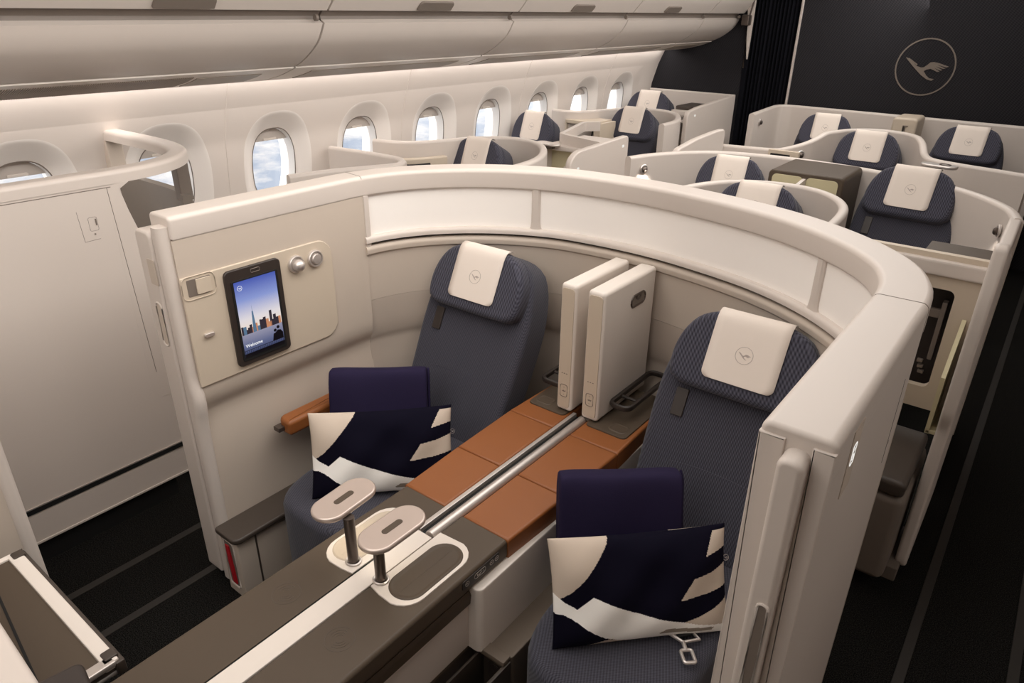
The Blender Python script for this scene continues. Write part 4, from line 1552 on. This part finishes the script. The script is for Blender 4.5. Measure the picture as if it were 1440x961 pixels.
slab(bm, [(-1.90, -0.9), (-1.16, -0.9), (-1.170, 0.150), (-1.225, 0.178), (-1.50, 0.190), (-1.90, 0.200)], Matrix.Translation((0, 0, 0.835)), 0.030, 0.012, 4, both=True)
cfin(bm, 'housing_top', SHELL, scn, NO)
bm = bmesh.new()
box2(bm, (-2.0, -0.9, 0.0), (-1.40, -0.62, 0.836), 0.01)
cfin(bm, 'housing_base', INNER, scn, NO)
bm = bmesh.new()
slab(bm, rrect(0.085, 0.14, 0.016, 4, 0, 0), Matrix.Translation((-1.193, 0.172, 0.835)) @ Matrix.Rotation(radians(-10), 4, 'Z'), 0.034, 0.012, 3, both=True)
cfin(bm, 'corner_grip', DARK, scn, NO)

# ================================================================== WINDOW SUITE beside the front row
ws = thing('window_suite', (-2.9, 1.1, 0), label='tall cream window suite with closed sliding door and open corner frame, across the left aisle', cat='window suite')
WO = Matrix.Translation((2.9, -1.1, 0))
WP = catmull([(-2.735, -1.4), (-2.735, -0.4), (-2.735, 0.5), (-2.735, 1.0), (-2.738, 1.16), (-2.760, 1.30), (-2.83, 1.44), (-2.955, 1.55), (-3.12, 1.605), (-3.30, 1.62), (-3.50, 1.62), (-3.715, 1.615)], 0.03)
# travel: aft along the aisle then left to the wall; the inside is on the left
bm = bmesh.new()
ribbon(bm, WP, [(0, 1.402)] + arc(0.018, 1.432, 0.018, 180, 90) + arc(0.062, 1.432, 0.018, 90, 0) + [(0.08, 1.402)])
cfin(bm, 'top_rail', SHELL, ws, WO)
iD = max(i for i, p in enumerate(WP) if p.y <= 1.12 and p.x > -2.74)
iC = max(i for i, p in enumerate(WP) if p.x > -3.02)
bm = bmesh.new()
ribbon(bm, WP[:iD + 1], [(0.003, 0.10), (0.003, 1.403), (0.06, 1.403), (0.06, 0.10)])
cfin(bm, 'suite_wall', SHELL, ws, WO)
bm = bmesh.new()
ribbon(bm, WP[:iD + 1], [(0.02, 0.0), (0.02, 0.10), (0.06, 0.10), (0.06, 0.0)])
cfin(bm, 'kick_plate', BLACK, ws, WO)
bm = bmesh.new()
ribbon(bm, WP[iD:iC + 1], [(0.003, 0.10), (0.003, 1.02), (0.06, 1.02), (0.06, 0.10)])
cfin(bm, 'corner_wall', SHELL, ws, WO)
bm = bmesh.new()                              # slanted jamb beside the open corner
loft(bm, [[(-2.738, y0, z), (-2.738, y1, z), (-2.80, y1, z), (-2.80, y0, z)] for z, y0, y1 in ((0.5, 1.10, 1.27), (1.02, 1.10, 1.235), (1.30, 1.10, 1.165), (1.38, 1.10, 1.15), (1.403, 1.10, 1.19))])
cfin(bm, 'jamb', SHELL, ws, WO)
bm = bmesh.new()                              # dark smoked return screen towards the window wall
ribbon(bm, WP[iC:], [(0.01, 0.30), (0.01, 1.235), (0.05, 1.235), (0.05, 0.30)])
cfin(bm, 'return_screen', GLOSS, ws, WO)
bm = bmesh.new()
box2(bm, (-3.13, 1.548, 1.20), (-3.075, 1.606, 1.403), 0.006)
cfin(bm, 'return_post', GREYM, ws, WO)
bm = bmesh.new()
box2(bm, (-3.74, 1.535, 1.20), (-3.69, 1.612, 1.403), 0.006)
cfin(bm, 'return_post', INNER, ws, WO)
# door outline, handle plate, low dark gap and its metal edge
bm = bmesh.new()
box2(bm, (-2.7385, -0.5, 1.391), (-2.7375, 1.12, 1.394))
for (y0, z0), (y1, z1) in (((1.106, 1.391), (1.13, 0.62)),):
    tube(bm, [(-2.738, y0, z0), (-2.738, y1, z1)], 0.0011, 5)
for a_, b_ in (((0.985, 1.325), (0.990, 1.212)), ((0.990, 1.212), (1.045, 1.214)),):
    tube(bm, [(-2.738, a_[0], a_[1]), (-2.738, b_[0], b_[1])], 0.0008, 5)
P = rrect(0.030, 0.050, 0.006, 4, 1.032, 1.272)
tube(bm, [(-2.738, p[0], p[1]) for p in P], 0.0007, 5, closed=True)
cfin(bm, 'door_seam', GREYM, ws, WO)
bm = bmesh.new()
box2(bm, (-2.7385, -0.5, 0.235), (-2.7345, 1.22, 0.256), 0.001)
cfin(bm, 'door_gap', BLACK, ws, WO)
bm = bmesh.new()
box2(bm, (-2.7390, -0.5, 0.256), (-2.7335, 1.22, 0.262), 0.001)
cfin(bm, 'door_edge', CHROME, ws, WO)
bm = bmesh.new()
box2(bm, (-2.7385, -0.5, 0.10), (-2.7325, 1.22, 0.110), 0.002)
cfin(bm, 'door_foot', SHELL, ws, WO)
bm = bmesh.new()
box2(bm, (-2.7385, 1.040, 1.266), (-2.7340, 1.044, 1.290), 0.001)
lathe(bm, [(0.003, 0), (0.003, 0.002), (0, 0.002)], frame((-2.738, 1.030, 1.235), (0, 1, 0), (0, 0, 1)), 8)
cfin(bm, 'door_latch', GREYM, ws, WO)

# ================================================================== SUITES FURTHER BACK


def shell(name, path, prof, label, cat, group=None, mat_=SHELL, step=0.04, straight=False):
    P = [Vector(p) for p in path] if straight else catmull(path, step)
    c = sum((Vector((p[0], p[1])) for p in P), Vector((0, 0))) / len(P)
    t = thing(name, (c.x, c.y, 0), label=label, cat=cat, group=group)
    bm = bmesh.new()
    ribbon(bm, P, prof)
    bmesh.ops.transform(bm, matrix=Matrix.Translation((-c.x, -c.y, 0)), verts=bm.verts[:])
    finish(bm, 'screen_wall', mat_, t, smooth=50)
    return t, Matrix.Translation((-c.x, -c.y, 0))


def lamp_unit(parent, off, M, on):
    bm = bmesh.new()
    lathe(bm, [(0.030, 0.0), (0.030, 0.007), (0.026, 0.011), (0.022, 0.009), (0.0, 0.006)], M, 20)
    l = cfin(bm, 'reading_lamp', CHROME, parent, off)
    bm = bmesh.new()
    lathe(bm, [(0.017, 0.006), (0.019, 0.018), (0.012, 0.026), (0.0, 0.028)], M @ Matrix.Translation((0, -0.004, 0)), 16)
    cfin(bm, 'lamp_head', CHROMED, l, off)
    return l


def lamp_light(name, loc, target, power):
    l = bpy.data.lights.new(name, 'SPOT')
    l.energy = power
    l.color = (1.0, 0.93, 0.84)
    l.spot_size = radians(95)
    l.spot_blend = 0.8
    l.shadow_soft_size = 0.015
    o = bpy.data.objects.new(name, l)
    COL.objects.link(o)
    o.location = loc
    o.rotation_euler = (Vector(target) - Vector(loc)).to_track_quat('-Z', 'Y').to_euler()


# -- left column, by the windows
shell('row_screen', [(-3.70, 2.86), (-3.45, 2.885), (-3.24, 2.895), (-3.10, 2.88), (-3.02, 2.80), (-3.06, 2.68), (-3.16, 2.45), (-3.22, 2.2)], wall_prof(0.05, 0.02, 1.2, 0.018),
      'folded cream screen by the third window, just behind the front suite rail', 'screen')
t, o_ = shell('seat_shell', [(-3.70, 3.23), (-3.55, 3.27), (-3.42, 3.36), (-3.33, 3.52), (-3.26, 3.72), (-3.15, 3.86), (-2.98, 3.92), (-2.78, 3.84), (-2.60, 3.62), (-2.50, 3.38), (-2.475, 3.10)],
              wall_prof(0.05, 0.02, 1.2, 0.02), 'wavy cream shell around the nearest window seat behind the front suite', 'seat shell', 'curved seat shells by the windows')
bm = bmesh.new()
ribbon(bm, catmull([(-3.60, 3.16), (-3.50, 3.17), (-3.40, 3.24), (-3.32, 3.36), (-3.27, 3.50)], 0.03), wall_prof(0.05, 0.9, 1.105, 0.01))
cfin(bm, 'ledge', CREAM, t, o_)
bm = bmesh.new()
ribbon(bm, catmull([(-3.42, 3.175), (-3.34, 3.25), (-3.29, 3.36)], 0.02), wall_prof(0.02, 1.0, 1.075, 0.004))
cfin(bm, 'ledge_slot', BLACK, t, o_)

# storage cabinet with an open niche, beside the second window seat
cab = thing('storage_cabinet', (-2.80, 4.45, 0), label='cream cabinet with open beige niche and black strap beside the second window seat', cat='cabinet')
AO = Matrix.Translation((2.80, -4.45, 0))
bm = bmesh.new()
box2(bm, (-2.985, 4.22, 0.0), (-2.970, 4.75, 1.125), 0.004)
box2(bm, (-2.985, 4.22, 1.09), (-2.60, 4.75, 1.125), 0.008)
box2(bm, (-2.62, 4.22, 0.0), (-2.60, 4.75, 1.10), 0.004)
box2(bm, (-2.985, 4.22, 0.0), (-2.60, 4.75, 0.60), 0.004)
cfin(bm, 'cabinet_body', SHELL, cab, AO)
bm = bmesh.new()
box2(bm, (-2.972, 4.30, 0.60), (-2.618, 4.32, 1.092))
cfin(bm, 'niche_back', BOXCREAM, cab, AO)
bm = bmesh.new()
tube(bm, [(-2.72, 4.27, 0.72), (-2.755, 4.265, 0.85), (-2.755, 4.26, 0.93), (-2.72, 4.255, 0.99), (-2.66, 4.25, 1.01)], 0.014, 8, flat=0.5)
cfin(bm, 'strap', BLACK, cab, AO)
bm = bmesh.new()
box2(bm, (-2.70, 4.24, 0.985), (-2.625, 4.28, 1.02), 0.008)
box2(bm, (-2.85, 4.275, 0.955), (-2.805, 4.305, 0.972), 0.004)
cfin(bm, 'hook', WHITEM, cab, AO)
bm = bmesh.new()
ribbon(bm, [Vector(p) for p in ((-3.02, 5.02), (-3.10, 4.92), (-3.10, 4.86), (-2.95, 4.40), (-2.93, 4.33), (-2.86, 4.29), (-2.50, 4.18))], [(0, 1.125), (0, 1.195), (0.035, 1.195), (0.035, 1.125)])
cfin(bm, 'top_rail', SHELL, cab, AO)
tr_ = thing('side_tray', (-2.92, 4.18, 1.13), label='small silver oval tray on the edge of the cream niche cabinet by the windows', cat='tray')
bm = bmesh.new()
slab(bm, rrect(0.21, 0.085, 0.042, 8), Matrix.Translation((0, 0, 0)) @ Matrix.Rotation(radians(-10), 4, 'Z'), 0.016, 0.006, 3, both=True)
finish(bm, 'tray_plate', CHROME, tr_)
bm = bmesh.new()
box2(bm, (-0.03, 0.0, -0.03), (0.03, 0.06, 0.001), 0.006)
finish(bm, 'tray_arm', CHROMED, tr_)


def aisle_panel(name, pts, x, th, label, group, icons):
    """upright side panel along the aisle; pts = outline in (y,z)"""
    t = thing(name, (x, pts[0][0], 0), label=label, cat='aisle panel', group=group)
    of = Matrix.Translation((-x, -pts[0][0], 0))
    bm = bmesh.new()
    slab(bm, pts, frame((x - th, 0, 0), (0, 1, 0), (0, 0, 1)), th, 0.012, 3, both=True)
    cfin(bm, 'panel_body', SHELL, t, of)
    M = frame((x + 0.0002, 0, 0), (0, 1, 0), (0, 0, 1))
    for (y, z) in icons:
        bm = bmesh.new()
        slab(bm, rrect(0.026, 0.018, 0.006, 4, y, z), M, 0.002, 0.0006, 1)
        cfin(bm, 'lit_sign', ICON, t, of)
    return t, of


def rpoly(pts, r=0.04):
    """round the corners of an outline"""
    out = []
    n = len(pts)
    for i in range(n):
        p0, p1, p2 = Vector(pts[i - 1]), Vector(pts[i]), Vector(pts[(i + 1) % n])
        a, b = (p0 - p1), (p2 - p1)
        d = min(r, a.length * 0.45, b.length * 0.45)
        q0, q2 = p1 + a.normalized() * d, p1 + b.normalized() * d
        for k in range(5):
            s_ = k / 4
            q = q0 * (1 - s_) ** 2 + p1 * 2 * s_ * (1 - s_) + q2 * s_ ** 2
            out.append((q.x, q.y))
    return out


aisle_panel('aisle_panel', rpoly([(3.78, 0.04), (4.52, 0.04), (4.52, 1.205), (4.44, 1.205), (3.86, 1.18), (3.78, 1.13)], 0.05), -2.465, 0.045,
            'pale upright aisle panel in front of the third window seat, two lit marks', 'aisle panels', ((3.87, 1.07), (4.44, 1.14)))

t, o_ = shell('seat_shell', [(-3.72, 5.36), (-3.58, 5.36), (-3.46, 5.42), (-3.38, 5.56), (-3.32, 5.78), (-3.20, 5.94), (-3.02, 6.00), (-2.82, 5.90), (-2.68, 5.68), (-2.60, 5.45), (-2.585, 5.20)],
              wall_prof(0.05, 0.02, 1.2, 0.02), 'wavy cream shell around the third window seat with niche', 'seat shell', 'curved seat shells by the windows')
bm = bmesh.new()
box2(bm, (-3.56, 5.34, 0.70), (-3.545, 5.60, 1.12))
box2(bm, (-3.56, 5.34, 1.10), (-3.24, 5.60, 1.13), 0.004)
box2(bm, (-3.26, 5.34, 0.70), (-3.20, 5.60, 1.12))
cfin(bm, 'niche_frame', CREAM, t, o_)
bm = bmesh.new()
box2(bm, (-3.545, 5.56, 0.70), (-3.26, 5.58, 1.10))
cfin(bm, 'niche_back', BOXCREAM, t, o_)
bm = bmesh.new()
for dx in (-3.345, -3.30):
    tube(bm, [(dx, 5.50, 0.85), (dx - 0.015, 5.46, 0.95), (dx, 5.46, 1.04), (dx + 0.02, 5.5, 1.07)], 0.012, 8, flat=0.6)
cfin(bm, 'strap', BLACK, t, o_)

# last window row against the bulkhead
t, o_ = shell('back_screen', [(-3.72, 7.19), (-3.4, 7.19), (-3.0, 7.18), (-2.78, 7.17)], wall_prof(0.05, 0.02, 1.25, 0.015),
              'straight cream screen against the dark bulkhead behind the last window seat', 'screen', straight=True)
aisle_panel('aisle_panel', rpoly([(6.05, 0.04), (7.12, 0.04), (7.12, 1.26), (6.62, 1.235), (6.25, 1.215), (6.05, 1.19)], 0.06), -2.735, 0.045,
            'pale aisle panel at the last window seat, against the black curtain', 'aisle panels', ((6.20, 1.15),))
sh = thing('side_shelf', (-3.08, 6.75, 0), label='small cream side shelf with brown top beside the last window seat', cat='shelf')
HO = Matrix.Translation((3.08, -6.75, 0))
bm = bmesh.new()
box2(bm, (-3.14, 6.55, 1.09), (-2.86, 6.95, 1.135), 0.006)
box2(bm, (-3.14, 6.55, 0.0), (-3.10, 6.95, 1.04), 0.006)
box2(bm, (-3.14, 6.55, 1.02), (-2.86, 6.95, 1.05), 0.006)
cfin(bm, 'shelf_body', SHELL, sh, HO)
bm = bmesh.new()
box2(bm, (-3.12, 6.60, 1.136), (-2.88, 6.95, 1.170), 0.006)
cfin(bm, 'shelf_top', TAUPED, sh, HO)
bm = bmesh.new()
slab(bm, rrect(0.13, 0.06, 0.028, 6, -3.14, 6.53), Matrix.Translation((0, 0, 1.058)), 0.012, 0.004, 2, both=True)
cfin(bm, 'shelf_tray', CHROME, sh, HO)
bm = bmesh.new()
tube(bm, [(-2.98, 6.75, 0.70), (-3.01, 6.70, 0.80), (-3.01, 6.70, 0.92), (-2.97, 6.72, 1.0)], 0.012, 8)
cfin(bm, 'strap', BLACK, sh, HO)
bm = bmesh.new()
box2(bm, (-3.10, 6.85, 0.3), (-2.86, 6.90, 1.04))
cfin(bm, 'shelf_back', DARK, sh, HO)

# -- centre column
shell('seat_shell', [(-1.52, 3.24), (-1.47, 3.50), (-1.36, 3.70), (-1.18, 3.80), (-1.00, 3.79), (-0.86, 3.68), (-0.775, 3.50), (-0.745, 3.25), (-0.745, 3.0)], wall_prof(0.045, 0.02, 1.182, 0.018),
      'small cream shell around the single centre seat just behind the front suite', 'seat shell')

t, o_ = shell('double_shell', [(-2.145, 3.98), (-2.09, 4.16), (-1.98, 4.36), (-1.82, 4.52), (-1.60, 4.60), (-1.35, 4.625), (-1.10, 4.61), (-0.85, 4.56), (-0.62, 4.48), (-0.42, 4.37), (-0.27, 4.22), (-0.165, 4.05), (-0.115, 3.85)],
              wall_prof(0.05, 0.02, 1.17, 0.02), 'long curved cream shell of the second double suite with lit lamp at its left end', 'suite shell')
lamp_unit(t, o_, frame((-2.108, 4.085, 1.085), (0.40, 0.90, 0.0), (0, 0, 1)), True)
lamp_unit(t, o_, frame((-0.152, 3.99, 1.07), (0.24, -0.97, 0.0), (0, 0, 1)), False)
lamp_light('left_reading_light', (-2.070, 4.066, 1.085), (-2.092, 4.08, 0.99), 5.0)
lamp_light('right_reading_light', (-0.195, 3.97, 1.05), (-0.175, 3.99, 0.92), 0.8)
# right arm end of that shell along the aisle
aisle_panel('aisle_panel', rpoly([(3.25, 0.05), (3.95, 0.05), (3.95, 1.165), (3.80, 1.165), (3.45, 1.10), (3.25, 0.90)], 0.06), -0.075, 0.05,
            'pale aisle panel closing the right end of the second double suite', 'aisle panels', ())

bx = thing('divider_box', (-1.13, 4.38, 0), label='brown box with two cream niches between the seats of the second double suite', cat='divider box')
BO = Matrix.Translation((1.13, -4.38, 0))
bm = bmesh.new()
slab(bm, rrect(0.42, 1.165, [0.03, 0.03, 0.01, 0.01], 5, -1.135, 0.5925), frame((0, 4.585, 0), (1, 0, 0), (0, 0, 1)), 0.405, 0.010, 3)
cfin(bm, 'box_body', TAUPE, bx, BO)
for x0, w in ((-1.233, 0.175), (-1.040, 0.175)):
    bm = bmesh.new()
    slab(bm, rrect(w, 0.50, [0.025, 0.025, 0.01, 0.01], 5, x0, 0.903), frame((0, 4.1805, 0), (1, 0, 0), (0, 0, 1)), 0.003, 0.001, 1)
    cfin(bm, 'niche_panel', BOXCREAM, bx, BO)
bm = bmesh.new()
loft(bm, [[(-1.148, y, 0.70), (-1.128, y, 0.70), (-1.128, y, z), (-1.148, y, z)] for y, z in ((4.178, 1.145), (3.98, 1.125))])
cfin(bm, 'divider_fin', SHELL, bx, BO)

aisle_panel('aisle_panel', rpoly([(4.42, 0.05), (5.22, 0.05), (5.22, 1.215), (5.05, 1.215), (4.72, 1.20), (4.42, 1.165)], 0.05), -2.045, 0.045,
            'low pale aisle panel left of the third centre row, before the black curtain', 'aisle panels', ())

C3 = [(-2.12, 5.26), (-1.85, 5.27), (-1.62, 5.31), (-1.48, 5.45), (-1.40, 5.70), (-1.30, 5.92), (-1.14, 6.00), (-0.98, 5.94), (-0.86, 5.76), (-0.78, 5.52), (-0.70, 5.36), (-0.50, 5.29), (-0.30, 5.26), (-0.14, 5.23)]


def c3prof(t_):
    key = [(0, 1.09), (0.16, 1.10), (0.24, 1.15), (0.32, 1.205), (0.62, 1.215), (0.68, 1.19), (0.73, 1.15), (1.0, 1.135)]
    z = key[-1][1]
    for (a, za), (b, zb) in zip(key, key[1:]):
        if t_ <= b:
            z = za + (zb - za) * (t_ - a) / (b - a)
            break
    return wall_prof(0.05, 0.02, z, 0.02)


t, o_ = shell('seat_shell', C3, c3prof, 'cream shell of the single centre seat in the third row, low at both sides', 'seat shell')
lamp_unit(t, o_, frame((-1.52, 5.36, 1.07), (0.7, 0.7, 0), (0, 0, 1)), False)
bm = bmesh.new()
box2(bm, (-1.72, 5.255, 1.02), (-1.50, 5.29, 1.10), 0.004)
cfin(bm, 'ledge', CREAM, t, o_)
bm = bmesh.new()
box2(bm, (-1.70, 5.250, 1.03), (-1.56, 5.256, 1.075), 0.001)
cfin(bm, 'ledge_slot', BLACK, t, o_)
tr2 = thing('side_tray', (-0.575, 4.86, 1.18), label='small silver oval tray beside the shell of the third row, behind a navy headrest', cat='tray')
bm = bmesh.new()
slab(bm, rrect(0.20, 0.09, 0.044, 8), Matrix.Rotation(radians(-8), 4, 'Z'), 0.018, 0.006, 3, both=True)
finish(bm, 'tray_plate', CHROME, tr2)
bm = bmesh.new()
ring2d(bm, 0.028, 0.008, Matrix.Translation((0.03, 0, 0.018)), 0.003, 24)
finish(bm, 'tray_rim', CHROMED, tr2)
bm = bmesh.new()
tube(bm, [(0, 0, 0.004), (0, 0, -1.18)], 0.02, 12)
finish(bm, 'tray_stem', CHROMED, tr2)

t, o_ = shell('back_shell', [(-2.235, 6.32), (-2.255, 6.60), (-2.285, 7.00), (-2.275, 7.12), (-2.20, 7.165), (-1.9, 7.15), (-1.2, 7.10), (-0.5, 7.05), (-0.14, 7.03)], wall_prof(0.05, 0.02, 1.2, 0.02),
              'cream shell of the last double row along the logo bulkhead', 'suite shell')
lamp_unit(t, o_, frame((-2.246, 6.50, 1.11), (-0.05, 1, 0), (0, 0, 1)), False)
bxx = thing('divider_box', (-1.11, 6.75, 0), label='small cream box with dark slot between the last two seats under the logo', cat='divider box')
XO = Matrix.Translation((1.11, -6.75, 0))
bm = bmesh.new()
slab(bm, rrect(0.19, 0.46, 0.03, 5, -1.115, 1.0), frame((0, 6.98, 0), (1, 0, 0), (0, 0, 1)), 0.30, 0.02, 3)
box2(bm, (-1.18, 6.70, 0.0), (-1.05, 6.96, 0.80), 0.01)
cfin(bm, 'box_body', CREAM, bxx, XO)
bm = bmesh.new()
box2(bm, (-1.125, 6.676, 0.90), (-1.110, 6.690, 1.17), 0.002)
cfin(bm, 'box_slot', DARK, bxx, XO)
bm = bmesh.new()
box2(bm, (-1.108, 6.672, 0.90), (-1.102, 6.690, 1.16), 0.002)
box2(bm, (-1.125, 6.672, 1.165), (-1.085, 6.690, 1.172), 0.002)
cfin(bm, 'slot_rod', GREYM, bxx, XO)

# -- right side behind the front suite: front of the next seat
fr = thing('footwell_cabinet', (-0.20, 2.92, 0), label='cream cabinet front with dark cut-out behind the right end of the front suite', cat='cabinet')
QO = Matrix.Translation((0.20, -2.92, 0))
bm = bmesh.new()
# panel with a rounded hole
ol = rrect(0.42, 0.62, 0.004, 8, -0.295, 0.905)
ho = rrect(0.22, 0.40, 0.025, 8, -0.290, 0.885)
loft(bm, [[(p[0], 2.88, p[1]) for p in ol], [(p[0], 2.88, p[1]) for p in ho], [(p[0], 2.91, p[1]) for p in ho], [(p[0], 2.91, p[1]) for p in ol]], cyc=True)
cfin(bm, 'front_panel', CREAM, fr, QO)
bm = bmesh.new()
box2(bm, (-0.52, 2.86, 1.135), (-0.085, 2.99, 1.195), 0.012)
box2(bm, (-0.52, 2.91, 1.10), (-0.085, 2.97, 1.15), 0.004)
cfin(bm, 'top_rail', SHELL, fr, QO)
bm = bmesh.new()
box2(bm, (-0.34, 2.99, 1.06), (-0.085, 3.26, 1.160), 0.006)
cfin(bm, 'side_ledge', TAUPE, fr, QO)
bm = bmesh.new()
box2(bm, (-0.42, 3.0, 0.63), (-0.16, 3.02, 1.12))
box2(bm, (-0.178, 2.912, 0.63), (-0.170, 3.0, 1.12))
cfin(bm, 'recess_lining', DARK, fr, QO)
bm = bmesh.new()
box2(bm, (-0.215, 2.93, 0.78), (-0.197, 2.97, 1.02), 0.004, M=Matrix.Translation((0, 0, 0)))
box2(bm, (-0.26, 2.94, 0.95), (-0.20, 2.96, 0.985), 0.004)
for k in range(3):
    box2(bm, (-0.245 + 0.006 * k, 2.93, 0.76 - 0.022 * k), (-0.225 + 0.006 * k, 2.95, 0.772 - 0.022 * k), 0.002)
cfin(bm, 'monitor_arm', GREYM, fr, QO)
ot = thing('ottoman', (-0.25, 2.65, 0), label='dark brown foot cushion on a grey pedestal, right of the front suite by the aisle', cat='ottoman')
OO = Matrix.Translation((0.25, -2.65, 0))
bm = bmesh.new()
box2(bm, (-0.50, 2.435, 0.44), (-0.125, 2.87, 0.505), 0.018, 3)
cfin(bm, 'foot_cushion', TAUPED, ot, OO)
bm = bmesh.new()
box2(bm, (-0.48, 2.435, 0.06), (-0.115, 2.90, 0.437), 0.03, 3)
cfin(bm, 'pedestal', GREYM, ot, OO)
bm = bmesh.new()
box2(bm, (-0.46, 2.55, 0.0), (-0.078, 2.85, 0.062), 0.006)
cfin(bm, 'foot', GREYM, ot, OO)
mh = thing('magazine_holder', (-0.11, 2.80, 0.55), label='cream upright pocket fixed inside the right aisle panel above the ottoman', cat='pocket')
MO = Matrix.Translation((0.11, -2.80, -0.55))
bm = bmesh.new()
loft(bm, [[(-0.136, 2.68, z), (-0.122, 2.68, z), (-0.122, 2.875, z + b_), (-0.136, 2.875, z + b_)] for z, b_ in ((0.60, 0.0), (0.83, 0.16))])
box2(bm, (-0.135, 2.68, 0.60), (-0.10, 2.875, 0.615), 0.003)
cfin(bm, 'pocket_body', BOXCREAM, mh, MO)
aisle_panel('aisle_panel', rpoly([(2.60, 0.03), (3.20, 0.05), (3.20, 1.18), (3.02, 1.215), (2.66, 1.345), (2.61, 1.345), (2.595, 1.14), (2.60, 0.72), (2.625, 0.66), (2.62, 0.55)], 0.05), -0.058, 0.042,
            'tall pale aisle panel standing beside the ottoman at the right edge', 'aisle panels', ())

# -- seats of the rows behind
rows = [
    (-3.13, 3.66, 1.205, 0.90, 0, 'navy window seat nearest behind the front suite, half hidden by its wavy shell'),
    (-3.49, 4.78, 1.24, 0.83, 0, 'navy window seat beside the cream niche cabinet with the black strap'),
    (-3.06, 5.66, 1.23, 0.90, 0, 'navy window seat of the third row, in the wavy shell with a niche'),
    (-3.44, 6.66, 1.265, 0.98, 0, 'navy window seat farthest back, below the dark bulkhead end'),
    (-1.20, 3.63, 1.190, 0.94, 0, 'navy single centre seat right behind the screen of the front suite'),
    (-1.64, 4.36, 1.17, 0.88, 6, 'navy seat left of the brown niche box in the second double suite'),
    (-0.618, 4.40, 1.23, 0.98, -4, 'navy seat right of the brown niche box in the second double suite'),
    (-1.17, 5.80, 1.205, 0.95, 0, 'navy single centre seat of the third row, with the small silver tray to its right'),
    (-1.70, 6.60, 1.205, 0.90, 4, 'navy last-row seat under the bulkhead, left of the small cream box'),
    (-0.62, 6.60, 1.205, 0.98, -3, 'navy last-row seat under the bulkhead emblem, right of the small cream box'),
]
for x, y, z, s_, a, lab in rows:
    c = copy_tree(seat0)
    place_seat(c, x, y, z, s_, radians(a))
    tag(c, lab, 'seat', 'navy cabin seats')
